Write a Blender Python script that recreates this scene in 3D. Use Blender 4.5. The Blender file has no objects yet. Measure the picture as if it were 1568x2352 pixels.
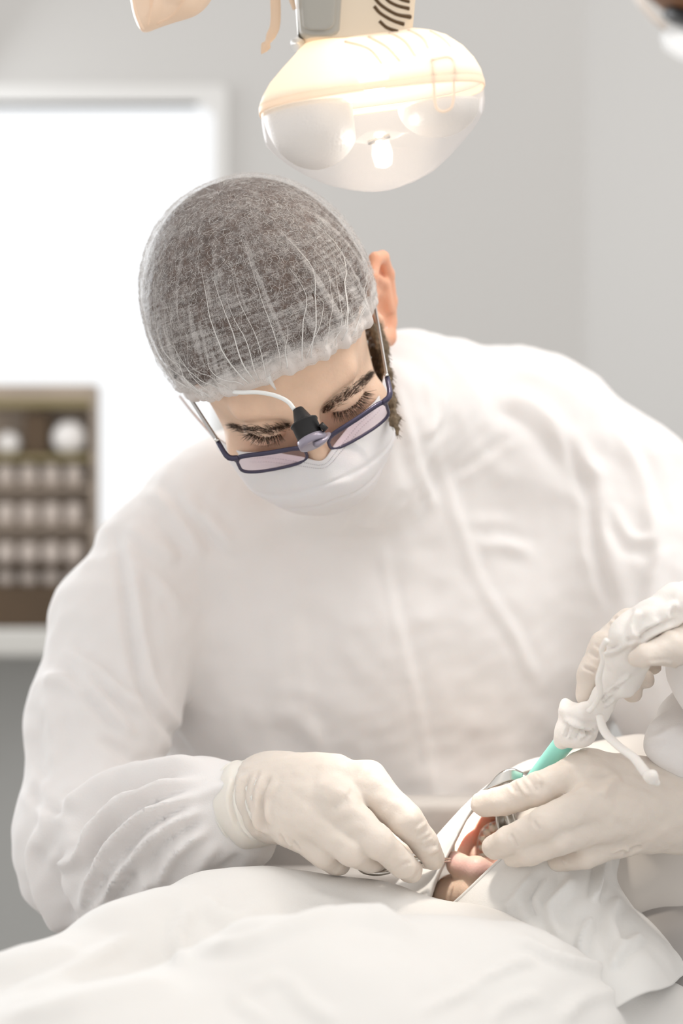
import bpy, bmesh, math, random
import numpy as np
from mathutils import Vector, Matrix
from mathutils.bvhtree import BVHTree
random.seed(7); RNG = np.random.default_rng(7)
C = bpy.context.scene.collection
SC = bpy.context.scene
PI = math.pi
CAMZ, D0, FPX = 1.30, 1.85, 5550.0

# ------------------------------------------------------------------ frame of reference
def P(px, py, y=0.0):
    """real-world point seen at (px,py) of the photograph at depth y"""
    s = (y + D0) / FPX
    return np.array([(px - 784) * s, y, CAMZ - (py - 1176) * s])
def S(y): return (y + D0) / FPX
def topx(V):
    s = (V[:, 1] + D0) / FPX
    return np.stack([784 + V[:, 0] / s, 1176 - (V[:, 2] - CAMZ) / s], 1)

# ------------------------------------------------------------------ object helpers
def link(o): C.objects.link(o); return o
def thing(name, label, cat, loc=(0, 0, 0), group=None):
    o = bpy.data.objects.new(name, None); link(o); o.location = loc; o.empty_display_size = .02
    o['label'] = label; o['category'] = cat
    if group: o['group'] = group
    return o
def tag(o, label=None, cat=None, group=None, kind=None):
    if label: o['label'] = label
    if cat: o['category'] = cat
    if group: o['group'] = group
    if kind: o['kind'] = kind
    return o
def mk(name, V, F, mat, parent=None, smooth=True, uv=None):
    me = bpy.data.meshes.new(name)
    me.from_pydata([tuple(v) for v in V], [], [tuple(int(i) for i in f) for f in F])
    me.update()
    o = bpy.data.objects.new(name, me); link(o)
    for m in (mat if isinstance(mat, (list, tuple)) else [mat]): me.materials.append(m)
    if smooth: me.polygons.foreach_set('use_smooth', [True] * len(me.polygons))
    if uv is not None:
        l = me.uv_layers.new(name='UVMap')
        idx = np.empty(len(me.loops), int); me.loops.foreach_get('vertex_index', idx)
        l.data.foreach_set('uv', np.asarray(uv, float)[idx].ravel())
    par(o, parent)
    return o
def par(o, parent):
    if parent is not None:
        o.parent = parent
        r = parent; off = Vector((0, 0, 0))
        while r is not None: off += r.location; r = r.parent
        o.location = -off
    return o
def fix_normals(o):
    bm = bmesh.new(); bm.from_mesh(o.data); bmesh.ops.recalc_face_normals(bm, faces=bm.faces[:]); bm.to_mesh(o.data); bm.free(); return o
def mod_subsurf(o, n=1):
    m = o.modifiers.new('sub', 'SUBSURF'); m.levels = n; m.render_levels = n; return o
def mod_solid(o, t, off=0):
    m = o.modifiers.new('solid', 'SOLIDIFY'); m.thickness = t; m.offset = off; return o
def mod_bevel(o, w, seg=3):
    m = o.modifiers.new('bev', 'BEVEL'); m.width = w; m.segments = seg; m.limit_method = 'ANGLE'; return o

class MB:
    def __init__(s): s.V = []; s.F = []
    def add(s, V, F):
        b = len(s.V); s.V += [tuple(v) for v in V]; s.F += [tuple(b + i for i in f) for f in F]; return s
    def box(s, c, d, R=None):
        c = np.array(c, float); d = np.array(d, float) / 2
        v = np.array([[x, y, z] for x in (-1, 1) for y in (-1, 1) for z in (-1, 1)], float) * d
        if R is not None: v = v @ np.array(R).T
        return s.add(v + c, [(0, 1, 3, 2), (4, 6, 7, 5), (0, 4, 5, 1), (2, 3, 7, 6), (0, 2, 6, 4), (1, 5, 7, 3)])
    def tube(s, pts, r, n=10, cap=True, flat=1.0, up=None):
        pts = np.array(pts, float); m = len(pts)
        r = np.full(m, r, float) if np.isscalar(r) else np.array(r, float)
        T = np.gradient(pts, axis=0); T /= np.linalg.norm(T, axis=1)[:, None] + 1e-12
        u = np.array(up if up is not None else ([0, 0, 1] if abs(T[0, 2]) < .9 else [1, 0, 0]), float)
        V = []
        for i in range(m):
            a = np.cross(T[i], u); a /= np.linalg.norm(a) + 1e-12; b = np.cross(a, T[i]); u = b if up is None else u
            for k in range(n):
                t = 2 * PI * k / n
                V.append(pts[i] + r[i] * (math.cos(t) * a + flat * math.sin(t) * b))
        F = [(i * n + k, i * n + (k + 1) % n, (i + 1) * n + (k + 1) % n, (i + 1) * n + k) for i in range(m - 1) for k in range(n)]
        if cap: F += [tuple(range(n - 1, -1, -1)), tuple(range((m - 1) * n, m * n))]
        return s.add(V, F)
    def lathe(s, prof, o, axis, n=32):
        """prof: list of (r, h) along axis from origin o"""
        axis = np.array(axis, float); axis /= np.linalg.norm(axis)
        u = np.array([1, 0, 0]) if abs(axis[0]) < .8 else np.array([0, 1, 0])
        a = np.cross(axis, u); a /= np.linalg.norm(a); b = np.cross(axis, a); m = len(prof)
        V = [np.array(o) + axis * h + r * (math.cos(2 * PI * k / n) * a + math.sin(2 * PI * k / n) * b) for r, h in prof for k in range(n)]
        F = [(i * n + k, i * n + (k + 1) % n, (i + 1) * n + (k + 1) % n, (i + 1) * n + k) for i in range(m - 1) for k in range(n)]
        F += [tuple(range(n - 1, -1, -1)), tuple(range((m - 1) * n, m * n))]
        return s.add(V, F)
    def build(s, name, mat, parent=None, smooth=True):
        return fix_normals(mk(name, s.V, s.F, mat, parent, smooth))

def crom(pts, n):
    """Catmull-Rom resampling of a polyline (any dimension) to n points"""
    pts = np.array(pts, float); m = len(pts)
    if m == 2:
        t = np.linspace(0, 1, n)[:, None]; return pts[0] * (1 - t) + pts[1] * t
    Q = np.vstack([2 * pts[0] - pts[1], pts, 2 * pts[-1] - pts[-2]])
    out = []
    for t in np.linspace(0, m - 1 - 1e-9, n):
        i = int(t); f = t - i; p0, p1, p2, p3 = Q[i:i + 4]
        out.append(.5 * ((2 * p1) + (-p0 + p2) * f + (2 * p0 - 5 * p1 + 4 * p2 - p3) * f * f + (-p0 + 3 * p1 - 3 * p2 + p3) * f ** 3))
    return np.array(out)
def loft(rows, nu, nv):
    """rows: list of polylines (3D) -> smooth grid"""
    R = np.array([crom(r, nu) for r in rows])
    G = np.stack([crom(R[:, i], nv) for i in range(nu)], 1)      # nv x nu x 3
    V = G.reshape(-1, 3)
    F = [(j * nu + i, j * nu + i + 1, (j + 1) * nu + i + 1, (j + 1) * nu + i) for j in range(nv - 1) for i in range(nu - 1)]
    uv = np.array([[i / (nu - 1), j / (nv - 1)] for j in range(nv) for i in range(nu)])
    return V, F, uv

# ------------------------------------------------------------------ implicit surfaces
class Field:
    def __init__(s, xs, ys, zs):
        s.ax = [np.asarray(a, np.float32) for a in (xs, ys, zs)]
        s.F = np.full([len(a) for a in s.ax], .5, np.float32)
    @staticmethod
    def box(lo, hi, h):
        return Field(*[np.arange(lo[i], hi[i] + h, h) for i in range(3)])
    def like(s): return Field(*s.ax)
    def _blk(s, lo, hi):
        sl = []
        for a, l, h in zip(s.ax, lo, hi):
            i0 = max(0, int(np.searchsorted(a, l)) - 2); i1 = min(len(a), int(np.searchsorted(a, h)) + 2)
            if i1 <= i0: return None
            sl.append(slice(i0, i1))
        return tuple(sl)
    def _g(s, sl):
        return s.ax[0][sl[0]][:, None, None], s.ax[1][sl[1]][None, :, None], s.ax[2][sl[2]][None, None, :]
    def apply(s, d, sl, k, op):
        A = s.F[sl]
        if op == 'sub': d = -d
        if op == 'add':
            if k > 0:
                h = np.maximum(k - np.abs(A - d), 0) / k
                s.F[sl] = np.minimum(A, d) - h * h * k * .25
            else: s.F[sl] = np.minimum(A, d)
        else:
            if k > 0:
                h = np.maximum(k - np.abs(A - d), 0) / k
                s.F[sl] = np.maximum(A, d) + h * h * k * .25
            else: s.F[sl] = np.maximum(A, d)
    def cone(s, a, ra, b, rb, k=.01, op='add', inf=0):
        a = np.array(a, float); b = np.array(b, float); ra = ra + inf; rb = rb + inf
        m = max(k, .0) + .035
        lo = np.minimum(a - ra, b - rb) - m; hi = np.maximum(a + ra, b + rb) + m
        sl = s._blk(lo, hi)
        if sl is None: return s
        X, Y, Z = s._g(sl); ab = b - a; L = float(ab @ ab) + 1e-12
        t = np.clip(((X - a[0]) * ab[0] + (Y - a[1]) * ab[1] + (Z - a[2]) * ab[2]) / L, 0, 1)
        d = np.sqrt((X - a[0] - t * ab[0]) ** 2 + (Y - a[1] - t * ab[1]) ** 2 + (Z - a[2] - t * ab[2]) ** 2) - (ra + t * (rb - ra))
        s.apply(d.astype(np.float32), sl, k, op); return s
    def ell(s, c, r, R=None, k=.01, op='add', inf=0):
        c = np.array(c, float); r = np.array(r, float) + inf; R = np.eye(3) if R is None else np.array(R)
        ext = np.sqrt(((R * r[None, :]) ** 2).sum(1)) + k + .035
        sl = s._blk(c - ext, c + ext)
        if sl is None: return s
        X, Y, Z = s._g(sl); X = X - c[0]; Y = Y - c[1]; Z = Z - c[2]
        q = [R[0, i] * X + R[1, i] * Y + R[2, i] * Z for i in range(3)]
        k0 = np.sqrt(sum((q[i] / r[i]) ** 2 for i in range(3))); k1 = np.sqrt(sum((q[i] / r[i] ** 2) ** 2 for i in range(3))) + 1e-9
        s.apply((k0 * (k0 - 1) / k1).astype(np.float32), sl, k, op); return s
    def chain(s, pts, k=.006, inf=0):
        """pts: (px,py,y,rpx) in the photograph's frame"""
        q = [(P(a, b, c), r * S(c)) for a, b, c, r in pts]
        for (p, r), (p2, r2) in zip(q, q[1:]): s.cone(p, r, p2, r2, k, inf=inf)
        return s
    def merge(s, o, k):
        h = np.maximum(k - np.abs(s.F - o.F), 0) / k if k > 0 else 0
        s.F = np.minimum(s.F, o.F) - h * h * k * .25; return s
    def mesh(s, smooth=2):
        F = s.F; ins = F < 0
        sh = F.shape
        cnt = np.zeros([n - 1 for n in sh], np.int8)
        offs = [(i, j, k) for i in (0, 1) for j in (0, 1) for k in (0, 1)]
        for i, j, k in offs: cnt += ins[i:sh[0] - 1 + i, j:sh[1] - 1 + j, k:sh[2] - 1 + k]
        cells = np.argwhere((cnt > 0) & (cnt < 8)); del cnt
        vals = np.stack([F[cells[:, 0] + i, cells[:, 1] + j, cells[:, 2] + k] for i, j, k in offs], 1)
        acc = np.zeros((len(cells), 3)); n = np.zeros(len(cells))
        for a in range(8):
            for b in range(a + 1, 8):
                if sum(abs(np.array(offs[a]) - np.array(offs[b]))) != 1: continue
                va, vb = vals[:, a], vals[:, b]; m = (va < 0) != (vb < 0)
                t = np.where(m, va / np.where(m, va - vb, 1), 0)
                p = np.array(offs[a])[None] + t[:, None] * (np.array(offs[b]) - np.array(offs[a]))[None]
                acc += np.where(m[:, None], p, 0); n += m
        q = cells + acc / n[:, None]
        V = np.stack([np.interp(q[:, i], np.arange(sh[i]), s.ax[i]) for i in range(3)], 1)
        ids = np.full([m - 1 for m in sh], -1, np.int32); ids[cells[:, 0], cells[:, 1], cells[:, 2]] = np.arange(len(cells))
        quads = []
        for ax in range(3):
            o1, o2 = [(1, 2), (2, 0), (0, 1)][ax]
            A = [slice(0, None)] * 3; B = [slice(0, None)] * 3
            A[ax] = slice(0, sh[ax] - 1); B[ax] = slice(1, sh[ax])
            ch = ins[tuple(A)] != ins[tuple(B)]
            e = np.argwhere(ch)
            ok = (e[:, o1] > 0) & (e[:, o2] > 0) & (e[:, o1] < sh[o1] - 1) & (e[:, o2] < sh[o2] - 1); e = e[ok]
            def g(d1, d2):
                c = e.copy(); c[:, o1] += d1; c[:, o2] += d2; return ids[c[:, 0], c[:, 1], c[:, 2]]
            Q = np.stack([g(-1, -1), g(0, -1), g(0, 0), g(-1, 0)], 1)
            fl = ~ins[e[:, 0], e[:, 1], e[:, 2]]
            Q[fl] = Q[fl][:, ::-1]; quads.append(Q)
        Fq = np.concatenate(quads)
        V = lap(V, Fq, smooth)
        return V, Fq
def lap(V, F, it, w=.5):
    if it <= 0: return V
    E = np.concatenate([F[:, [0, 1]], F[:, [1, 2]], F[:, [2, 3]], F[:, [3, 0]]])
    a = np.concatenate([E[:, 0], E[:, 1]]); b = np.concatenate([E[:, 1], E[:, 0]])
    n = np.bincount(a, minlength=len(V)) + 1e-9
    for i in range(it):
        M = np.stack([np.bincount(a, V[b, c], len(V)) for c in range(3)], 1) / n[:, None]
        V = V + w * (M - V)
    return V
def normals(V, F):
    d1 = V[F[:, 2]] - V[F[:, 0]]; d2 = V[F[:, 3]] - V[F[:, 1]]; fn = np.cross(d1, d2)
    N = np.zeros_like(V)
    for c in range(3):
        for j in range(4): N[:, c] += np.bincount(F[:, j], fn[:, c], len(V))
    return N / (np.linalg.norm(N, axis=1)[:, None] + 1e-12)
def wnoise(V, wl, seed, n=18, stretch=(1, 1, 1)):
    """smooth random field ~[-1,1] made of random plane waves"""
    r = np.random.default_rng(seed); Q = V * np.array(stretch)
    k = r.normal(size=(n, 3)); k /= np.linalg.norm(k, axis=1)[:, None]; k *= (2 * PI / wl) * r.uniform(.6, 1.5, (n, 1)); ph = r.uniform(0, 2 * PI, n)
    return np.sin(Q @ k.T + ph).sum(1) / math.sqrt(n)
def folds(V, N, lines):
    """raise cloth ridges (h mm, may be negative) along lines traced on the cloth, each on the side facing the photographer"""
    px = topx(V); disp = np.zeros(len(V))
    view = V - np.array([0, -D0, CAMZ]); view /= np.linalg.norm(view, axis=1)[:, None]
    face = np.clip(-(N * view).sum(1) * 3 + .6, 0, 1)
    for pts, w, h in lines:
        q = crom(pts, 12 * len(pts)); best = np.full(len(V), 1e9); tt = np.zeros(len(V))
        m = ((px > q.min(0) - 4 * w) & (px < q.max(0) + 4 * w)).all(1); I = np.where(m)[0]
        if not len(I): continue
        p = px[I]; bd = np.full(len(I), 1e9); bt = np.zeros(len(I))
        for i in range(len(q) - 1):
            a, b = q[i], q[i + 1]; ab = b - a; t = np.clip(((p - a) @ ab) / (ab @ ab + 1e-9), 0, 1)
            d = np.linalg.norm(p - a - t[:, None] * ab, axis=1); u = d < bd
            bd[u] = d[u]; bt[u] = (i + t[u]) / (len(q) - 1)
        prof = np.exp(-(bd / w) ** 1.6) - .35 * np.exp(-((bd - 1.9 * w) / w) ** 2)
        taper = np.clip(np.minimum(bt, 1 - bt) * 6, 0, 1); taper = taper * taper * (3 - 2 * taper)
        disp[I] += h * .001 * prof * taper
    return V + N * (disp * face)[:, None]
def grid_axis(lo, f0, f1, hi, c, f):
    return np.concatenate([np.arange(lo, f0, c), np.arange(f0, f1, f), np.arange(f1, hi + c, c)])

# ------------------------------------------------------------------ materials
def new_mat(name):
    m = bpy.data.materials.new(name); m.use_nodes = True; nt = m.node_tree; nt.nodes.clear()
    out = nt.nodes.new('ShaderNodeOutputMaterial'); return m, nt, out
def N_(nt, t, **kw):
    n = nt.nodes.new(t)
    for k, v in kw.items():
        if k in n.inputs: n.inputs[k].default_value = v
        else: setattr(n, k, v)
    return n
def rgb(r, g, b): 
    f = lambda c: (c / 255 / 12.92) if c / 255 <= .04045 else ((c / 255 + .055) / 1.055) ** 2.4
    return (f(r), f(g), f(b), 1)
def mat(name, col, rough=.6, metal=0, bump=None, var=0, vscale=8, sss=0, sssr=(1, .5, .3), sheen=0, spec=.4, trans=0, coat=0):
    """bump: list of (scale, distance, stretch xyz)"""
    m, nt, out = new_mat(name); b = N_(nt, 'ShaderNodeBsdfPrincipled'); L = nt.links.new
    b.inputs['Base Color'].default_value = col; b.inputs['Roughness'].default_value = rough; b.inputs['Metallic'].default_value = metal
    b.inputs['Specular IOR Level'].default_value = spec; b.inputs['Coat Weight'].default_value = coat
    if sss:
        b.inputs['Subsurface Weight'].default_value = sss; b.inputs['Subsurface Radius'].default_value = sssr; b.inputs['Subsurface Scale'].default_value = .006
    if sheen: b.inputs['Sheen Weight'].default_value = sheen
    tc = N_(nt, 'ShaderNodeTexCoord')
    if var:
        n = N_(nt, 'ShaderNodeTexNoise', Scale=vscale, Detail=4.0); L(tc.outputs['Object'], n.inputs['Vector'])
        mx = N_(nt, 'ShaderNodeMix', data_type='RGBA', blend_type='MULTIPLY'); mx.inputs[0].default_value = 1
        rr = N_(nt, 'ShaderNodeMapRange'); rr.inputs['From Min'].default_value = .3; rr.inputs['From Max'].default_value = .7
        rr.inputs['To Min'].default_value = 1 - var; rr.inputs['To Max'].default_value = 1
        L(n.outputs['Fac'], rr.inputs['Value']); mx.inputs[6].default_value = col; L(rr.outputs['Result'], mx.inputs[7]); L(mx.outputs[2], b.inputs['Base Color'])
    prev = None
    for sc, dist, st in (bump or []):
        mp = N_(nt, 'ShaderNodeMapping'); mp.inputs['Scale'].default_value = st; L(tc.outputs['Object'], mp.inputs['Vector'])
        n = N_(nt, 'ShaderNodeTexNoise', Scale=sc, Detail=3.0); L(mp.outputs['Vector'], n.inputs['Vector'])
        bp = N_(nt, 'ShaderNodeBump', Distance=dist, Strength=1.0); L(n.outputs['Fac'], bp.inputs['Height'])
        if prev: L(prev.outputs['Normal'], bp.inputs['Normal'])
        prev = bp
    if prev: L(prev.outputs['Normal'], b.inputs['Normal'])
    if trans:
        t = N_(nt, 'ShaderNodeBsdfTranslucent'); t.inputs['Color'].default_value = col
        if prev: L(prev.outputs['Normal'], t.inputs['Normal'])
        ms = N_(nt, 'ShaderNodeMixShader'); ms.inputs[0].default_value = trans
        L(b.outputs[0], ms.inputs[1]); L(t.outputs[0], ms.inputs[2]); L(ms.outputs[0], out.inputs[0])
    else: L(b.outputs[0], out.inputs[0])
    return m
def clear(name, col, alpha, rough=.1, tint=(1, 1, 1, 1), transl=0):
    """thin clear plastic: see-through mixed with a reflecting, slightly cloudy film"""
    m, nt, out = new_mat(name); L = nt.links.new
    t = N_(nt, 'ShaderNodeBsdfTransparent'); t.inputs['Color'].default_value = tint
    b = N_(nt, 'ShaderNodeBsdfPrincipled'); b.inputs['Base Color'].default_value = col; b.inputs['Roughness'].default_value = rough
    sh = b
    if transl:
        tl = N_(nt, 'ShaderNodeBsdfTranslucent'); tl.inputs['Color'].default_value = col
        m2 = N_(nt, 'ShaderNodeMixShader'); m2.inputs[0].default_value = transl; L(b.outputs[0], m2.inputs[1]); L(tl.outputs[0], m2.inputs[2]); sh = m2
    ms = N_(nt, 'ShaderNodeMixShader'); ms.inputs[0].default_value = alpha
    L(t.outputs[0], ms.inputs[1]); L(sh.outputs[0], ms.inputs[2]); L(ms.outputs[0], out.inputs[0]); return m
def emit(name, col, s):
    m, nt, out = new_mat(name); e = N_(nt, 'ShaderNodeEmission', Color=col, Strength=s); nt.links.new(e.outputs[0], out.inputs[0]); return m

M = {}
M['gown'] = mat('gown_fabric', (.815, .785, .77, 1), .85, bump=[(9, .006, (1, 1, .6)), (900, .00025, (1, 1, 1))], sheen=.15, spec=.2, sss=.25, sssr=(1, .75, .65), var=.03, vscale=5)
M['drape_shaded'] = mat('shaded_drape_fabric', (.60, .56, .52, 1), .85, bump=[(20, .002, (1, 1, 1))], spec=.2)  # white drape cloth with the shade below the hand mixed into its colour
M['drape'] = mat('drape_fabric', (.72, .70, .675, 1), .85, bump=[(12, .003, (1, 1, 1)), (900, .0002, (1, 1, 1))], sheen=.15, spec=.2, sss=.2, sssr=(1, .8, .7))
M['glove'] = mat('latex', (.74, .665, .595, 1), .48, bump=[(70, .0009, (1, 1, 1)), (500, .0002, (1, 1, 1))], spec=.35, sss=.35, sssr=(1, .6, .4), var=.06, vscale=30)
M['cuff'] = mat('rolled_latex', (.82, .775, .71, 1), .45, bump=[(60, .0012, (1, 1, 1))], spec=.45, sss=.2)
M['mask'] = mat('mask_fabric', (.74, .70, .70, 1), .85, bump=[(22, .002, (1, 1, 1)), (1100, .0002, (1, 1, 3))], sss=.2, spec=.2)
M['hair'] = mat('dark_hair', (.095, .052, .034, 1), .5, bump=[(260, .002, (1, .2, 1))], var=.5, vscale=180)
M['brow'] = mat('brow_hair', (.055, .034, .022, 1), .6)
M['beard'] = mat('beard_hair', (.20, .145, .09, 1), .7, var=.5, vscale=300)
M['steel'] = mat('steel', (.62, .60, .57, 1), .22, 1)
M['frame'] = mat('frame_purple', (.045, .04, .075, 1), .32, .3, spec=.5)
M['frame_light'] = mat('frame_inside', (.30, .27, .33, 1), .3, .3)
M['temple'] = mat('temple_metal', (.42, .40, .39, 1), .3, .9)
M['black'] = mat('black_plastic', (.012, .011, .012, 1), .42, bump=[(400, .0001, (1, 1, 1))])
M['white_cable'] = mat('white_cable', (.8, .8, .78, 1), .35)
M['lens'] = clear('spectacle_lens', (.9, .8, .85, 1), .07, .05, (1, .95, .97, 1))
M['wall'] = mat('wall_paint', (.54, .528, .513, 1), .9, bump=[(120, .0004, (1, 1, 1))], spec=.2)
M['lowwall'] = mat('lower_wall_paint', (.40, .40, .39, 1), .8, spec=.2)
M['wframe'] = mat('window_frame_paint', (.66, .65, .635, 1), .7)
M['floor'] = mat('floor_vinyl', (.45, .44, .42, 1), .6, var=.1)
M['chair'] = mat('chair_vinyl', (.33, .31, .295, 1), .55, bump=[(30, .001, (1, 1, 1))])
M['chair_metal'] = mat('chair_metal', (.5, .5, .5, 1), .4, .8)
M['cream'] = mat('cream_plastic', (.72, .60, .46, 1), .5, spec=.4)
M['lampgrey'] = mat('grey_plastic', (.37, .35, .31, 1), .5, spec=.4)
M['lampwhite'] = mat('white_plastic', (.85, .84, .82, 1), .4)
M['vent'] = mat('vent_dark', (.09, .05, .02, 1), .8)
M['dome'] = clear('frosted_dome', (1, .95, .88, 1), .86, .35, (1, .96, .90, 1), .6)
M['lamplens'] = clear('clear_lens', (.97, .94, .93, 1), .20, .10, (1, .985, .985, 1), .15)
M['reflector'] = mat('frosted_reflector', (.86, .86, .85, 1), .35, .25, bump=[(500, .0006, (1, 1, 1))], trans=.25)
M['bulb'] = emit('bulb_glow', (1, .86, .66, 1), 22)
M['seam'] = mat('dome_seam', (.96, .86, .76, 1), .4, trans=.5)
M['wrap'] = clear('plastic_wrap', (.90, .74, .60, 1), .72, .25, (1, .94, .88, 1), .4)
M['tie'] = mat('tie_cloth', (.85, .68, .52, 1), .85, bump=[(300, .0006, (1, 1, .2))], trans=.3)
M['brownwood'] = mat('brown_wood', (.12, .075, .040, 1), .5, var=.4, vscale=6)
M['rackback'] = mat('rack_back', (.44, .36, .29, 1), .6, var=.25, vscale=9)
M['olive'] = mat('olive_shelf', (.27, .22, .11, 1), .6)
M['jar'] = mat('jar_white', (.60, .53, .48, 1), .5)
M['ball'] = mat('ball_white', (.85, .82, .8, 1), .5)
M['ledge'] = mat('ledge_paint', (.62, .61, .58, 1), .5)
M['shade'] = mat('shade_brown', (.16, .065, .022, 1), .5)
M['rim'] = mat('shade_rim', (.75, .68, .62, 1), .5)
M['pane'] = emit('bright_pane', (.97, .985, 1, 1), 1.0)
M['teal'] = mat('turquoise_plastic', (.33, .78, .68, 1), .35, sss=.2, sssr=(.3, 1, .9))
M['cloth'] = mat('cover_cloth', (.84, .80, .76, 1), .85, bump=[(40, .002, (1, 1, 1)), (900, .0002, (1, 1, 1))], sss=.2)
M['tooth'] = mat('tooth_enamel', (.85, .80, .70, 1), .2, sss=.3, spec=.6)

def skin_mat(name, base, lipc, innerc):
    m, nt, out = new_mat(name); L = nt.links.new
    b = N_(nt, 'ShaderNodeBsdfPrincipled', Roughness=.45)
    b.inputs['Subsurface Weight'].default_value = .35; b.inputs['Subsurface Radius'].default_value = (1, .4, .25); b.inputs['Subsurface Scale'].default_value = .006
    b.inputs['Specular IOR Level'].default_value = .4
    tc = N_(nt, 'ShaderNodeTexCoord'); n = N_(nt, 'ShaderNodeTexNoise', Scale=45.0, Detail=5.0); L(tc.outputs['Object'], n.inputs['Vector'])
    r = N_(nt, 'ShaderNodeMapRange'); r.inputs['From Min'].default_value = .3; r.inputs['From Max'].default_value = .7; r.inputs['To Min'].default_value = .86
    L(n.outputs['Fac'], r.inputs['Value'])
    mx = N_(nt, 'ShaderNodeMix', data_type='RGBA', blend_type='MULTIPLY'); mx.inputs[0].default_value = 1; mx.inputs[6].default_value = base; L(r.outputs['Result'], mx.inputs[7])
    cur = mx.outputs[2]
    for att, c in (('lip', lipc), ('inner', innerc)):
        a = N_(nt, 'ShaderNodeAttribute', attribute_name=att); x = N_(nt, 'ShaderNodeMix', data_type='RGBA'); x.inputs[7].default_value = c
        L(a.outputs['Fac'], x.inputs[0]); L(cur, x.inputs[6]); cur = x.outputs[2]
    L(cur, b.inputs['Base Color'])
    p = N_(nt, 'ShaderNodeTexNoise', Scale=420.0, Detail=2.0); L(tc.outputs['Object'], p.inputs['Vector'])
    bp = N_(nt, 'ShaderNodeBump', Distance=.0003); L(p.outputs['Fac'], bp.inputs['Height']); L(bp.outputs['Normal'], b.inputs['Normal'])
    L(b.outputs[0], out.inputs[0]); return m
M['skin'] = skin_mat('skin', (.80, .56, .41, 1), (.58, .34, .25, 1), (.80, .34, .20, 1))
M['skin2'] = skin_mat('patient_skin', (.78, .58, .45, 1), (.70, .46, .41, 1), (.93, .60, .48, 1))
def attr(o, name, vals):
    a = o.data.attributes.new(name, 'FLOAT', 'POINT'); a.data.foreach_set('value', np.asarray(vals, np.float32))

# ================================================================== THE DENTIST
dentist = thing('person', 'person in white gown and hair cap, with mask and glasses, bending over the patient', 'person', (0, .2, 0))
TH, PH = math.radians(-21), math.radians(45)
Ry = np.array([[math.cos(TH), 0, math.sin(TH)], [0, 1, 0], [-math.sin(TH), 0, math.cos(TH)]])
Rx = np.array([[1, 0, 0], [0, math.cos(PH), -math.sin(PH)], [0, math.sin(PH), math.cos(PH)]])
HR = Ry @ Rx; HO = P(636, 788, 0.0)
def H(x, y, z): return HO + HR @ (np.array([x, y, z]) / 1000.)
def Hv(V): return HO + (np.asarray(V) / 1000.) @ HR.T
def toH(V): return (np.asarray(V) - HO) @ HR * 1000.
HOOK = []
def head_prims(f):
    E = lambda c, r, k=12, op='add', R=None: f.ell(H(*c), np.array(r) / 1000., HR if R is None else HR @ R, k / 1000., op)
    K = lambda a, ra, b, rb, k=6, op='add': f.cone(H(*a), ra / 1000., H(*b), rb / 1000., k / 1000., op)
    E((0, 12, 28), (74, 95, 86)); E((0, -34, 35), (62, 51, 50), 16)
    E((0, -36, -30), (61, 52, 72), 20); E((0, -34, -68), (50, 40, 34), 20); E((0, -62, -90), (25, 16, 16), 14)
    for s in (-1, 1):
        E((s * 41, -64, -30), (23, 19, 19), 14)
        K((s * 8, -87, 12), 8, (s * 40, -74, 15), 8, 12)
    for s in (-1, 1): E((s * 31, -95, -6), (17, 13, 11), 12, 'sub')
    for s in (-1, 1): E((s * 31, -78, -6), (16, 14, 12.5), 4); K((s * 17, -87, -9), 1.0, (s * 44, -80, -10), 1.0, 2, 'sub')
    K((0, -88, 6), 8, (0, -105, -34), 10, 9); K((0, -105, -34), 10, (0, -106, -41), 11, 4)
    for s in (-1, 1): E((s * 11, -95, -42), (7, 9, 7), 6)
    K((0, 20, -50), 52, (0, 42, -88), 48, 20)
    # ears
    for s in (-1, 1):
        Rz = Matrix.Rotation(s * math.radians(-28 if s > 0 else -6), 3, 'Z') @ Matrix.Rotation(math.radians(-8), 3, 'X')
        Rz = np.array(Rz); c = np.array([84, 18, -14] if s > 0 else [-66, 26, 8])
        T = lambda v: tuple(c + Rz @ np.array(v, float))
        rim = [(s * 2, -14, 12), (s * 4, -8, 30), (s * 5, 6, 37), (s * 6, 18, 30), (s * 6, 21, 12), (s * 5, 16, -10), (s * 3, 7, -24), (s * 1, -3, -31), (0, -9, -28), (0, -12, -18)]
        rr = [4.2, 4.6, 5, 5, 4.8, 4.6, 5.2, 7.5, 6.5, 4]
        E(T((0, 2, 4)), (4.2, 18, 31), 6, 'add', Rz)
        for (a, ra), (b, rb) in zip(zip(rim, rr), zip(rim[1:], rr[1:])): K(T(a), ra, T(b), rb, 3)
        E(T((s * 7, -2, -5)), (8, 8, 12), 4, 'sub', Rz)
        K(T((s * 5, 12, 8)), 3.6, T((s * 5, 8, -12)), 3.4, 4); K(T((s * 5, 10, 12)), 3.4, T((s * 4, 0, 24)), 3.2, 4)
        K(T((s * 3, -14, -6)), 4.2, T((s * 3, -13, -12)), 3.6, 4)

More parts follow.
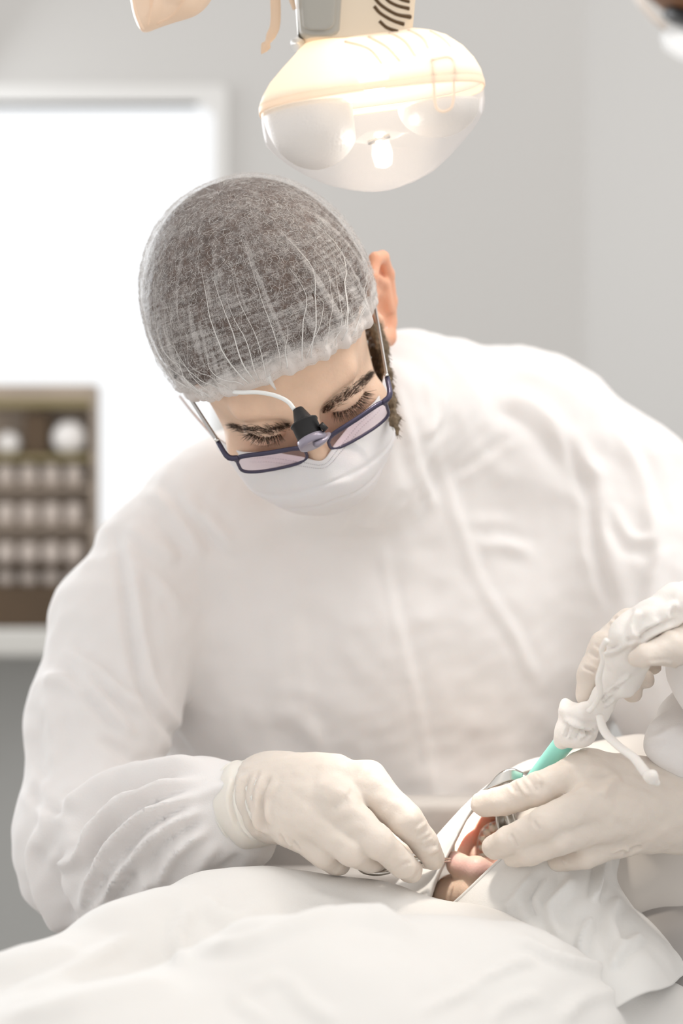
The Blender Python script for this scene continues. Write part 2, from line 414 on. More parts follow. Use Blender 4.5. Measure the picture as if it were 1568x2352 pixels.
# cloth volumes of the gown: (points (px,py,y,r px), blend)
GOWN_TORSO = [
    [(900, 960, .16, 150), (860, 1180, .22, 270), (810, 1500, .25, 330), (780, 1900, .27, 330), (780, 2500, .28, 350)],
    [(560, 1190, .21, 190), (600, 1500, .24, 250), (640, 1900, .25, 250), (640, 2500, .26, 260)],
    [(1150, 1080, .24, 240), (1120, 1500, .24, 290), (1060, 1900, .25, 280), (1000, 2500, .26, 280)],
    [(960, 960, .20, 140), (1180, 1045, .24, 205), (1390, 1165, .24, 215)],
    [(780, 1060, .17, 110), (560, 1170, .20, 130), (370, 1280, .19, 135)],
]
GOWN_ARM_R = [
    [(365, 1290, .18, 140), (290, 1450, .15, 158), (225, 1650, .11, 152), (205, 1860, .07, 135)],
    [(205, 1870, .07, 138), (210, 1960, .05, 165), (330, 1960, .01, 175), (450, 1890, -.03, 135), (560, 1850, -.055, 92)],
    [(250, 2010, .04, 140), (430, 1990, -.01, 110), (560, 1930, -.04, 78)],
]
GOWN_ARM_L = [
    [(1390, 1165, .24, 210), (1480, 1330, .19, 200), (1580, 1560, .14, 180), (1760, 1800, .09, 165)],
    [(1800, 1790, .09, 160), (1760, 1690, .03, 130), (1620, 1690, -.09, 95), (1524, 1694, -.118, 50)],
    [(1620, 1690, -.09, 95), (1580, 1738, -.122, 46), (1524, 1712, -.124, 34)],
]
HAND_R_PALM = [[(560, 1850, -.055, 76), (610, 1838, -.07, 80)]] + [[(610, 1838, -.07, 84), m] for m in
    ((840, 1798, -.10, 49), (775, 1845, -.115, 47), (715, 1885, -.11, 44), (668, 1905, -.10, 38))] + [[(620, 1800, -.06, 70), (760, 1780, -.09, 48)]]
HAND_R_FING = [
    [(840, 1798, -.10, 49), (932, 1884, -.117, 39), (973, 1935, -.107, 33), (995, 1971, -.09, 27)],
    [(775, 1845, -.115, 46), (868, 1935, -.135, 37), (925, 1985, -.12, 31), (944, 2002, -.105, 27)],
    [(715, 1885, -.11, 43), (808, 1955, -.13, 36), (850, 1976, -.11, 29), (872, 1978, -.085, 24)],
    [(668, 1905, -.10, 38), (745, 1966, -.115, 31), (780, 1985, -.10, 27)],
    [(640, 1850, -.04, 50), (760, 1890, -.03, 40), (880, 1930, -.035, 33), (980, 1972, -.058, 24)]]
HAND_L_PALM = [[(1680, 1860, -.10, 95), (1590, 1850, -.10, 98)]] + [[(1590, 1845, -.10, 100), m] for m in
    ((1350, 1775, -.12, 52), (1368, 1840, -.14, 48), (1390, 1890, -.135, 45), (1420, 1930, -.12, 38))]
HAND_L_FING = [
    [(1350, 1775, -.12, 52), (1238, 1812, -.13, 40), (1162, 1838, -.115, 34), (1110, 1846, -.095, 30)],
    [(1368, 1840, -.14, 47), (1250, 1892, -.155, 38), (1172, 1929, -.135, 33), (1134, 1945, -.115, 29)],
    [(1390, 1890, -.135, 44), (1285, 1930, -.15, 35), (1218, 1958, -.14, 31), (1182, 1968, -.12, 25)],
    [(1420, 1930, -.12, 37), (1345, 1965, -.135, 29), (1278, 1982, -.12, 23)],
    [(1500, 1800, -.06, 52), (1390, 1815, -.045, 40), (1300, 1850, -.045, 32), (1240, 1880, -.06, 27)]]
def px_chains(f, lst, k, inf=0):
    for c in lst: f.chain(c, k, inf)
    return f
LEGS = [[((-.13, .27, .62), .13), ((-.13, .28, .35), .11), ((-.14, .28, .09), .085)], [((.12, .27, .62), .13), ((.12, .28, .35), .11), ((.14, .28, .09), .085)]]

# ---- body: one continuous surface (head, neck, trunk, arms, hands, legs)
f = Field(grid_axis(-.34, -.165, .055, .46, .006, .0014), grid_axis(-.20, -.145, .14, .46, .006, .0014), grid_axis(0, 1.285, 1.585, 1.62, .008, .0014))
px_chains(f, GOWN_TORSO[:3], .05, -.035); px_chains(f, GOWN_TORSO[3:], .04, -.035)
px_chains(f, [[(a, b, c, r * .62) for a, b, c, r in ch] for ch in GOWN_ARM_R[:1] + GOWN_ARM_L[:1]], .03)
px_chains(f, [[(1760, 1790, .09, 95), (1720, 1740, .04, 80), (1650, 1800, -.06, 65), (1610, 1845, -.10, 75)]], .02)
px_chains(f, [[(205, 1870, .07, 80), (360, 1900, 0, 80), (560, 1850, -.055, 62)]], .03)
px_chains(f, HAND_R_PALM, .010, -.009); px_chains(f, HAND_R_FING, .004, -.004)
px_chains(f, HAND_L_PALM[1:], .015, -.006); px_chains(f, HAND_L_FING, .004, -.004)
for lg in LEGS:
    for (a, ra), (b, rb) in zip(lg, lg[1:]): f.cone(a, ra - .03, b, rb - .03, .02)
f.cone(H(0, 40, -80), .048, P(880, 1050, .20), .055, .03)
head_prims(f)
V, F = f.mesh(1); del f
body = mk('body', V, F, M['skin'], dentist)
hl = toH(V)
lipw = np.zeros(len(V))
for s in (-1, 1): lipw += np.exp(-(((hl[:, 0] - s * 31) / 20) ** 2 + ((hl[:, 1] + 82) / 14) ** 2 + ((hl[:, 2] + 14) / 9) ** 2))
earw = np.clip((np.abs(hl[:, 0]) - 79) / 6, 0, 1) * (np.abs(hl[:, 2]) < 60) * (np.abs(hl[:, 1]) < 50)
attr(body, 'lip', np.clip(lipw * .7, 0, .7)); attr(body, 'inner', np.clip(earw * .6, 0, 1))
HB = BVHTree.FromPolygons([tuple(v) for v in V], [tuple(q) for q in F])
CAM = Vector((0, -D0, CAMZ))
def hit(px, py, off=0.0):
    d = (Vector(P(px, py, 0)) - CAM).normalized(); loc, n, i, t = HB.ray_cast(CAM, d)
    if loc is None: return None, None
    return np.array(loc + n * off), np.array(n)

# ---- cloth gown
def gown_mesh():
    f = Field(np.arange(-.36, .52, .0028), np.concatenate([np.arange(-.19, .26, .0028), np.arange(.26, .51, .008)]), np.concatenate([np.arange(.22, 1.0, .008), np.arange(1.0, 1.56, .0028)]))
    px_chains(f, GOWN_TORSO, .05)
    # collar standing round the neck
    px_chains(f, [[(905, 900, .10, 62), (960, 930, .14, 120)], [(900, 1000, .10, 100), (840, 1110, .10, 90), (760, 1130, .12, 90)], [(930, 850, .16, 70), (1010, 870, .20, 90)]], .03)
    for lg in LEGS[:1]: pass
    f.cone((-.02, .30, .80), .215, (-.02, .32, .26), .24, .05)
    a = f.like(); px_chains(a, GOWN_ARM_R, .03); f.merge(a, .018)
    a = f.like(); px_chains(a, GOWN_ARM_L, .03); f.merge(a, .03)
    # hollow the neck opening so that the jaw and chin stay clear of the cloth
    f.cone(H(0, -50, -60), .070, H(0, -80, -88), .052, .012, 'sub')
    f.cone(H(0, -45, -10), .090, H(0, -50, -50), .075, .012, 'sub')
    return f.mesh(8)
V, F = gown_mesh()
N = normals(V, F)
V = V + N * (.0038 * wnoise(V, .20, 3) - .0022 * np.abs(wnoise(V, .12, 4)) - .0010 * np.abs(wnoise(V, .055, 5)) + .0004 * wnoise(V, .02, 6))[:, None]
GF = [
    # arm and torso seam, shoulder crumples
    ([(255, 1195), (285, 1330), (305, 1470), (335, 1590), (400, 1690), (452, 1752)], 11.25, -5.76), ([(285, 1200), (310, 1330), (330, 1470), (360, 1590), (420, 1680)], 15, 2.88),
    ([(340, 1120), (420, 1200), (470, 1290)], 12.5, 5.04), ([(290, 1200), (350, 1250), (430, 1280)], 12.5, 3.6), ([(410, 1130), (470, 1190), (540, 1250)], 13.75, 3.6), ([(300, 1290), (360, 1330), (420, 1400)], 12.5, 2.88), ([(330, 1170), (395, 1240), (420, 1300)], 10, -2.88), ([(450, 1160), (500, 1260), (560, 1290)], 12.5, -2.88),
    ([(140, 1490), (215, 1530), (280, 1590), (350, 1640)], 11.25, 5.76), ([(170, 1510), (240, 1610), (320, 1700)], 11.25, 5.04), ([(150, 1540), (220, 1620), (290, 1700)], 11.25, -3.6), ([(230, 1690), (290, 1730), (345, 1762)], 11.25, -5.76), ([(95, 1560), (150, 1560), (210, 1600)], 13.75, 5.76), ([(100, 1600), (130, 1680), (125, 1760)], 15, 3.6), ([(90, 1640), (85, 1720), (110, 1800)], 12.5, -3.6),
    ([(480, 1745), (350, 1775), (230, 1810), (110, 1890)], 13.0625, 10.5336), ([(470, 1760), (345, 1798), (235, 1850), (150, 1930)], 11.7563, -7.6608), ([(470, 1775), (330, 1820), (230, 1890), (180, 1970), (120, 1990)], 11.7563, 11.4912), ([(460, 1795), (320, 1858), (225, 1945), (195, 2010)], 11.7563, -8.6184), ([(450, 1810), (300, 1890), (225, 1990), (180, 2120)], 13.0625, 11.4912), ([(470, 1850), (360, 1910), (290, 1990), (245, 2060)], 11.7563, 10.5336), ([(455, 1835), (330, 1905), (262, 1990), (215, 2080)], 11.7563, -8.6184), ([(480, 1900), (400, 1960), (355, 2050)], 11.7563, 9.576), ([(475, 1880), (370, 1950), (320, 2030)], 11.7563, -7.6608), ([(100, 1880), (78, 1980), (120, 2080), (165, 2150)], 13.0625, 10.5336), ([(140, 1950), (125, 2040), (175, 2140)], 10.45, -8.6184), ([(280, 1960), (235, 2060), (185, 2160)], 11.7563, 9.576), ([(310, 1990), (270, 2070), (240, 2140)], 10.45, -7.6608), ([(345, 2000), (320, 2080), (300, 2130)], 11.7563, 8.6184), ([(560, 1790), (450, 1830), (350, 1880)], 10.45, 4.788), ([(90, 1830), (110, 1900), (95, 1960)], 11.7563, 6.7032), ([(500, 1930), (450, 2000), (440, 2060)], 13.0625, 5.7456), ([(560, 1960), (510, 2000), (480, 2020)], 11.7563, -4.788), ([(70, 1800), (100, 1850), (180, 1870)], 11.7563, -6.7032), ([(200, 1860), (300, 1800), (400, 1770)], 10.45, -5.7456),
    # front closure with its tie, chest
    ([(868, 1210), (905, 1400), (945, 1560), (985, 1740), (1000, 1840)], 10, 2.28096), ([(825, 1160), (800, 1195), (772, 1238)], 7.5, 2.8512), ([(870, 1212), (900, 1180), (935, 1150)], 8.75, 2.1384), ([(875, 1214), (850, 1210), (825, 1208)], 7.5, 2.1384), ([(885, 1220), (925, 1400), (965, 1560), (1005, 1740)], 22.5, -1.4256),
    ([(990, 1010), (1050, 1190), (1100, 1330), (1180, 1460), (1250, 1600)], 12.5, 2.4948), ([(1045, 1108), (1110, 1065), (1185, 1010)], 8.75, 3.2076), ([(1050, 1090), (1115, 1045), (1170, 1000)], 11.25, -2.1384), ([(1070, 1205), (1120, 1195), (1190, 1200)], 11.25, 2.1384), ([(1100, 1258), (1150, 1250), (1230, 1270)], 15, 2.8512), ([(1090, 1235), (1150, 1228), (1210, 1240)], 11.25, -2.1384),
    ([(680, 1290), (680, 1450), (700, 1600), (730, 1740)], 15, 1.14048), ([(640, 1300), (605, 1400), (580, 1470)], 10, 1.0692), ([(620, 1640), (690, 1650), (735, 1720)], 22.5, 2.1384),
    # far shoulder and sleeve
    ([(1280, 960), (1345, 1130), (1365, 1270), (1410, 1420)], 11.25, -4.32), ([(1310, 960), (1375, 1110), (1400, 1250), (1440, 1390)], 17.5, 2.88), ([(1400, 970), (1470, 1080), (1500, 1200), (1495, 1260)], 17.5, 4.32), ([(1430, 960), (1500, 1090), (1530, 1200)], 15, -3.6), ([(1405, 1150), (1440, 1225), (1500, 1245)], 11.25, 3.6), ([(1400, 1200), (1430, 1260), (1490, 1270)], 11.25, -2.88),
    ([(1500, 1240), (1470, 1320), (1445, 1390)], 15, -3.6), ([(1520, 1250), (1500, 1340), (1490, 1420)], 15, 2.88), ([(1150, 900), (1250, 950), (1330, 1060), (1400, 1100)], 20, 4.32), ([(1130, 930), (1220, 990), (1290, 1080)], 20, -2.88), ([(975, 860), (990, 950), (985, 1010)], 11.25, 3.6), ([(905, 870), (930, 960), (960, 1060), (1010, 1190)], 11.25, 2.52), ([(1020, 900), (1010, 960), (960, 1010)], 10, 2.88), ([(930, 1020), (960, 1100), (1000, 1170)], 11.25, 2.16),
    ([(540, 1310), (700, 1240), (860, 1215)], 37.5, -1.44), ([(760, 1430), (900, 1440), (1050, 1400)], 20, 1.08),
    ([(1568, 1660), (1520, 1690), (1478, 1704)], 8.75, 2.88), ([(1568, 1700), (1530, 1712), (1490, 1716)], 8.75, -2.16),]
V = folds(V, normals(V, F), GF); V = lap(V, F, 5)
gown = mk('gown', V, F, M['gown'], dentist)

# ---- gloves
def glove_mesh(palm, fing, lo, hi, h=.0014, kp=.012):
    f = Field.box(lo, hi, h); px_chains(f, palm, kp)
    g = f.like(); px_chains(g, fing, .0025)
    f.merge(g, .006)
    V, F = f.mesh(2); N = normals(V, F)
    V = V + N * (.0004 * wnoise(V, .022, 9) + .00022 * wnoise(V, .010, 10))[:, None]
    return V, F
cuffR = [[tuple(622 if i == 0 and v == 610 else v for i, v in enumerate(p)) for p in ch] for ch in HAND_R_PALM[1:]]
V, F = glove_mesh(cuffR, HAND_R_FING, (-.12, -.19, 1.00), (.09, .02, 1.16))
GL = [([(625, 1775), (603, 1820), (600, 1870), (612, 1905)], 5, -2.2), ([(640, 1790), (618, 1830), (614, 1870), (625, 1900)], 5, 1.4), ([(608, 1768), (588, 1820), (588, 1880), (600, 1920)], 6, 2),
      ([(555, 1772), (545, 1830), (560, 1890), (600, 1935)], 5, 2.2), ([(575, 1768), (560, 1830), (578, 1890), (612, 1925)], 4, -2), ([(535, 1780), (528, 1840), (545, 1900)], 5, -1.6), ([(590, 1760), (575, 1830), (590, 1890), (620, 1920)], 4, 1.6),
      ([(958, 1922), (985, 1905)], 4, -1.2), ([(966, 1938), (994, 1924)], 4, 1.2), ([(972, 1950), (1004, 1938)], 4, -1.2), ([(978, 1960), (1010, 1952)], 4, 1.0), ([(952, 1908), (980, 1890)], 4, 1.0),
      ([(655, 1925), (670, 1945)], 4, 1.4), ([(672, 1930), (690, 1955)], 4, -1.2), ([(640, 1915), (655, 1938)], 4, -1.2), ([(905, 2000), (925, 1985), (945, 1980)], 4, -.9),
      ([(720, 1800), (770, 1815), (800, 1830)], 22, 2), ([(800, 1830), (760, 1860)], 14, -1.5)]
V = folds(V, normals(V, F), GL); gloveR = mk('glove', V, F, M['glove'], dentist)
mb = MB()
t = np.linspace(0, 2 * PI, 60); cc = P(528, 1856, -.045); ax = P(612, 1838, -.07) - P(530, 1856, -.045); ax /= np.linalg.norm(ax)
f = Field.box((-.115, -.13, 1.00), (-.02, .03, 1.15), .0014); f.chain([(528, 1856, -.045, 91), (585, 1846, -.061, 98), (610, 1840, -.068, 94)], .006)
V, F = f.mesh(2); N = normals(V, F); V = V + N * (.0009 * wnoise(V, .03, 15, stretch=(1.6, .5, .5)))[:, None]
V = folds(V, normals(V, F), [([(600, 1765), (582, 1820), (585, 1880), (618, 1925)], 5, 2.4), ([(575, 1765), (556, 1830), (572, 1890), (610, 1930)], 5, -2.6), ([(558, 1770), (540, 1830), (556, 1895), (598, 1938)], 5, 2.4), ([(585, 1775), (568, 1830), (590, 1890)], 4, -1.8), ([(540, 1780), (530, 1840), (548, 1900)], 5, -2), ([(560, 1800), (580, 1840), (575, 1880)], 4, 1.6)])
mk('cuff', V, F, M['cuff'], gloveR)
u = np.cross(ax, [0, 1, 0]); u /= np.linalg.norm(u); w = np.cross(ax, u)
for k, (d, r, th) in enumerate(((-.004, .0312, .0022), (.006, .0318, .0012), (.0135, .0318, .0012))):
    mb.tube([cc + ax * (d + .002 * math.sin(3 * a + k)) + (u * math.cos(a) + w * math.sin(a)) * (r + .0007 * math.sin(5 * a + k)) for a in t], th, 8, False)
par_o = mb.build('cuff_roll', M['cuff'], gloveR)
V, F = glove_mesh(HAND_L_PALM, HAND_L_FING, (.08, -.215, .98), (.30, .0, 1.16))
GL2 = [([(1185, 1790), (1200, 1812), (1215, 1830)], 5, 1.6), ([(1205, 1780), (1222, 1800), (1235, 1820)], 5, -1.5), ([(1225, 1775), (1245, 1800)], 5, 1.5), ([(1170, 1800), (1185, 1822)], 4, -1.2),
       ([(1225, 1885), (1240, 1905)], 4, -1.2), ([(1172, 1915), (1190, 1945)], 4, -1.2), ([(1340, 1760), (1390, 1770), (1420, 1800)], 18, 2), ([(1380, 1830), (1400, 1800), (1430, 1790)], 14, 2.2),
       ([(1400, 1960), (1430, 1948), (1450, 1960)], 4, 1.5), ([(1430, 1970), (1455, 1950), (1475, 1945)], 4, -1.5), ([(1290, 1970), (1300, 1985)], 4, 1)]
V = folds(V, normals(V, F), GL2); gloveL = mk('glove', V, F, M['glove'], dentist)
gloveL['label'] = 'latex glove on the hand holding the retractor'; gloveR['label'] = 'latex glove with rolled cuff on the hand with the needle holder'

# ---- hair under the cap
SKC, SKR = np.array([0, 12, 28.]), np.array([74, 95, 86.])
nu, nv = 160, 70
AX0 = np.array([0, .34, .94]); AX0 /= np.linalg.norm(AX0)
bx = np.array([1, 0, 0]); by = np.cross(AX0, bx)             # by: backwards
def skull_dir(az, pol):   # az 0 = forehead
    return math.cos(pol) * AX0 + math.sin(pol) * (math.sin(az) * bx - math.cos(az) * by)
def skull_r(d):
    # union of skull and forehead ellipsoids seen from the skull centre
    r1 = 1 / math.sqrt(((d / SKR) ** 2).sum())
    c = np.array([0, -46, 7.]); q = np.array([64, 53, 52.]); a = ((d / q) ** 2).sum(); b = -(d * c / q ** 2).sum(); e = ((c / q) ** 2).sum() - 1
    disc = b * b - a * e
    return max(r1, (-b + math.sqrt(disc)) / a if disc > 0 else 0)
def pol_max(az):
    # polar angle of the brim: lower at the nape and in front of the ears
    a = math.degrees(az)
    return math.radians(np.interp(a, [-180, -140, -110, -92, -75, -50, -25, 0, 25, 50, 75, 92, 110, 140, 180], [108, 116, 122, 123, 119, 108, 101, 98, 99, 101.5, 104, 107, 108, 108, 108]))
def shell(off, extra, prefix, nu, nv):
    V = []; UV = []
    for j in range(nv):
        for i in range(nu):
            az = -PI + 2 * PI * i / nu; t = j / (nv - 1); pol = max(.004, t) * (pol_max(az) + math.radians(extra))
            d = skull_dir(az, pol); V.append(SKC + d * (skull_r(d) + off(az, t))); UV.append((i / nu, t))
    F = [(j * nu + i, j * nu + (i + 1) % nu, (j + 1) * nu + (i + 1) % nu, (j + 1) * nu + i) for j in range(nv - 1) for i in range(nu)]
    return np.array(V), F, np.array(UV)
V, F, UV = shell(lambda a, t: 8.6 - 5.0 * max(0, (t - .82) / .18) + 1.6 * math.sin(PI * t) + 4.5 * max(0, -math.sin(a)) * math.sin(PI * t) + 1.6 * max(0, -math.cos(a)) * math.sin(PI * t) + .5 * math.sin(17 * a + 9 * t) * t, -5.5, 'hair', nu, nv)
hair = mk('hair', Hv(V), [q[::-1] for q in F], M['hair'], dentist, uv=UV)
# ---- hair cap: thin non-woven sheet with pleats gathered at the brow, plus its loose fibres
GAZ = math.radians(-8)
def cap_off(a, t):
    pl = 0
    for fr, ph, am in ((23, .3, 1.0), (37, 1.1, .7), (61, 2.0, .45)): pl += am * math.sin(fr * a + ph + 1.5 * math.sin(3 * a))
    front = math.exp(-((a - GAZ) / .9) ** 2)
    base = 10.5 + 2.6 * math.sin(PI * min(1, t * 1.02)) + 1.6 * math.sin(3 * a + 5 * t) * t
    g = max(0, (t - .35) / .65)
    gather = pl * (.35 + 1.1 * g) * (.35 + .65 * t)
    crep = .35 * math.sin(95 * t + 4 * math.sin(5 * a)) * g
    lip = 0
    if t > .93: lip = 2.0 * math.sin((t - .93) / .07 * PI) + .8 * math.sin(70 * a)
    side = 5 * max(0, -math.sin(a)) * math.sin(PI * t) + 2.0 * max(0, -math.cos(a)) * math.sin(PI * t)
    return base + gather + crep + lip + side - 4.5 * max(0, t - .90) / .10
def cap_material():
    m, nt, out = new_mat('cap_fabric'); L = nt.links.new
    uv = N_(nt, 'ShaderNodeTexCoord'); sep = N_(nt, 'ShaderNodeSeparateXYZ'); L(uv.outputs['UV'], sep.inputs[0])
    def noise(sc, st, det=4):
        mp = N_(nt, 'ShaderNodeMapping'); mp.inputs['Scale'].default_value = st; L(uv.outputs['Object'], mp.inputs['Vector'])
        n = N_(nt, 'ShaderNodeTexNoise', Scale=sc, Detail=float(det)); n.inputs['Roughness'].default_value = .7; L(mp.outputs[0], n.inputs['Vector']); return n.outputs['Fac']
    n1 = noise(1100, (1, 1, 1)); n2 = noise(160, (1, 1, 1)); n3 = noise(22, (1, 1, 1), 2)
    def rng(x, a, b, c, d):
        r = N_(nt, 'ShaderNodeMapRange'); r.inputs[1].default_value = a; r.inputs[2].default_value = b; r.inputs[3].default_value = c; r.inputs[4].default_value = d; L(x, r.inputs[0]); return r.outputs[0]
    def mth(op, a, b):
        k = N_(nt, 'ShaderNodeMath', operation=op)
        for i, v in enumerate((a, b)):
            if isinstance(v, (int, float)): k.inputs[i].default_value = v
            else: L(v, k.inputs[i])
        return k.outputs[0]
    a = mth('ADD', rng(n1, .3, .7, -.24, .30), rng(n2, .3, .7, -.16, .18)); a = mth('ADD', a, rng(n3, .35, .65, -.08, .12))
    # creped cross wrinkles between the pleats
    mp = N_(nt, 'ShaderNodeMapping'); mp.inputs['Scale'].default_value = (14, 75, 1); L(uv.outputs['UV'], mp.inputs['Vector'])
    w = N_(nt, 'ShaderNodeTexNoise', Scale=1.0, Detail=3.0); L(mp.outputs[0], w.inputs['Vector'])
    a = mth('ADD', a, mth('MULTIPLY', rng(w.outputs['Fac'], .42, .7, -.05, .30), rng(sep.outputs['Y'], .35, .7, .15, 1)))
    # pleat lines
    mp = N_(nt, 'ShaderNodeMapping'); mp.inputs['Scale'].default_value = (70, 1.6, 1); L(uv.outputs['UV'], mp.inputs['Vector'])
    w = N_(nt, 'ShaderNodeTexNoise', Scale=1.0, Detail=2.0); L(mp.outputs[0], w.inputs['Vector'])
    rp = N_(nt, 'ShaderNodeValToRGB'); rp.color_ramp.elements[0].position = .54; rp.color_ramp.elements[0].color = (0, 0, 0, 1); rp.color_ramp.elements[1].position = .62; rp.color_ramp.elements[1].color = (1, 1, 1, 1)
    L(w.outputs['Fac'], rp.inputs[0]); a = mth('ADD', a, mth('MULTIPLY', mth('MULTIPLY', rp.outputs[0], .28), rng(sep.outputs['Y'], .3, .6, 0, 1)))
    a = mth('ADD', a, .14); a = mth('ADD', a, rng(sep.outputs['Y'], .875, .925, 0, .70))
    cl = N_(nt, 'ShaderNodeClamp'); cl.inputs['Min'].default_value = .06; cl.inputs['Max'].default_value = .93; L(a, cl.inputs[0])
    d = N_(nt, 'ShaderNodeBsdfDiffuse'); d.inputs['Color'].default_value = (.88, .85, .83, 1); tl = N_(nt, 'ShaderNodeBsdfTranslucent'); tl.inputs['Color'].default_value = (.88, .85, .83, 1)
    m1 = N_(nt, 'ShaderNodeMixShader'); m1.inputs[0].default_value = .35; L(d.outputs[0], m1.inputs[1]); L(tl.outputs[0], m1.inputs[2])
    t = N_(nt, 'ShaderNodeBsdfTransparent'); m2 = N_(nt, 'ShaderNodeMixShader'); L(cl.outputs[0], m2.inputs[0]); L(t.outputs[0], m2.inputs[1]); L(m1.outputs[0], m2.inputs[2])
    L(m2.outputs[0], out.inputs[0]); return m
M['cap'] = cap_material(); M['fibre'] = mat('cap_fibre', (.9, .88, .86, 1), .8, trans=.3)
V, F, UV = shell(cap_off, 2, 'cap', 420, 130)
cap = mk('hair_cap', Hv(V), [q[::-1] for q in F], M['cap'], dentist, uv=UV)
mb = MB()
for i in range(7000):
    a = RNG.uniform(-PI, PI); t = math.sqrt(RNG.uniform(.0, .90)); ang = RNG.normal(PI / 2, .9); ln = RNG.uniform(.025, .085); cv = RNG.normal(0, 1.3); pts = []
    for s in np.linspace(-.5, .5, 6):
        th = ang + cv * s; aa = a + math.cos(th) * ln * s / max(.3, math.sin(max(.3, t * 1.6))); tt = min(.97, max(.02, t + math.sin(th) * ln * s * .6))
        d = skull_dir(aa, tt * (pol_max(aa) + math.radians(2))); pts.append(SKC + d * (skull_r(d) + cap_off(aa, tt) + .5 + .25 * math.sin(i + 5 * s)))
    mb.tube(Hv(np.array(pts)), RNG.uniform(.00005, .00010), 3, False)
fib = mk('fibre_layer', mb.V, mb.F, M['fibre'], cap); fib['kind'] = 'stuff'
for k in range(24):
    da = math.radians(-78 + 6.8 * k + RNG.normal(0, 2.6)); t0 = RNG.uniform(.40, .80); pts = []
    for q in np.linspace(0, 1, 16):
        t = .955 + (t0 - .955) * q; aa = GAZ + da * (.52 + .48 * min(1, q * 1.6)) + .02 * math.sin(7 * q + k)
        d = skull_dir(aa, t * (pol_max(aa) + math.radians(2))); pts.append(SKC + d * (skull_r(d) + cap_off(aa, t) + .35))
    MB().tube(Hv(np.array(pts)), np.linspace(.00055, .00008, 16) * RNG.uniform(.45, 1.15), 6, True).build('pleat', M['fibre'], cap)
# gathered tail at the middle of the brim
d = skull_dir(GAZ, pol_max(GAZ)); g0 = SKC + d * (skull_r(d) + 7)
MB().tube(Hv([g0 + (0, 0, 5), g0, g0 + (1, -1.5, -5), g0 + (1.5, -1.5, -9)]), [.0022, .0018, .0011, .0006], 8).build('gather_tail', M['fibre'], cap)

# ---- mask
def mask_grid():
    rows = []   # z_c, y_c, (x1,y1,z1), (x2,y2,z2) on either side
    spec = [((0, -114, -24), (14, -105, -21), (34, -93, -17), (55, -77, -20), (69, -42, -30)),
            ((0, -119, -33), (16, -111, -33), (36, -97, -32), (58, -77, -36), (71, -40, -44)),
            ((0, -124, -45), (17, -118, -50), (38, -99, -58), (58, -72, -64), (67, -36, -66)),
            ((0, -122, -62), (17, -115, -67), (38, -94, -74), (56, -66, -80), (63, -34, -82)),
            ((0, -110, -84), (16, -103, -88), (34, -84, -94), (48, -58, -97), (56, -32, -97)),
            ((0, -90, -103), (14, -85, -105), (28, -70, -108), (40, -50, -110), (48, -30, -108))]
    for r in spec:
        L = [(-x, y, z) for x, y, z in r[:0:-1]]; rows.append([Hv(p) for p in (L + list(r))])
    return rows
V, F, UV = loft(mask_grid(), 90, 60)
Nn = np.cross(np.roll(V.reshape(60, 90, 3), -1, 1) - V.reshape(60, 90, 3), np.roll(V.reshape(60, 90, 3), -1, 0) - V.reshape(60, 90, 3)).reshape(-1, 3); Nn /= np.linalg.norm(Nn, axis=1)[:, None] + 1e-9
V = V + Nn * (.0007 * wnoise(V, .05, 12) * np.clip(UV[:, 1] * 3, 0, 1) + .0010 * np.exp(-((UV[:, 1] - .42 + .1 * np.cos((UV[:, 0] - .5) * 5)) / .02) ** 2) + .0010 * np.exp(-((UV[:, 1] - .66 + .1 * np.cos((UV[:, 0] - .5) * 5)) / .02) ** 2))[:, None]
mask = mk('face_mask', V, F, M['mask'], dentist, uv=UV); mod_solid(mask, .0012)
G = V.reshape(60, 90, 3)
mb = MB()
def mask_pt(u, v):
    x = u * 89; y = v * 59; i = min(88, int(x)); j = min(58, int(y)); fx, fy = x - i, y - j
    return (G[j, i] * (1 - fx) + G[j, i + 1] * fx) * (1 - fy) + (G[j + 1, i] * (1 - fx) + G[j + 1, i + 1] * fx) * fy
for v in (.075, .125):
    us = np.linspace(.12, .88, 75)
    for a, b in zip(us, us[1:]):
        p, q = mask_pt(a, v), mask_pt(a + (b - a) * .55, v); o_ = np.array([0, -.0009, .0003]); mb.tube([p + o_, q + o_], .00028, 5)
M['stitch'] = mat('stitch_thread', (.56, .53, .55, 1), .8)
mb.build('stitching', M['stitch'], mask)
for s in (-1, 1):
    mb = MB(); e = [(s * 68, -40, -38), (s * 74, -20, -26), (s * 80, 2, 2), (s * 84, 16, 24)]; mb.tube(Hv(crom(e, 14)), .0012, 6)
    e = [(s * 56, -32, -97), (s * 68, -14, -70), (s * 80, 2, -40), (s * 86, 22, -34)]
    mb.build('ear_loop', M['mask'], mask); MB().tube(Hv(crom(e, 14)), .0012, 6).build('ear_loop', M['mask'], mask)

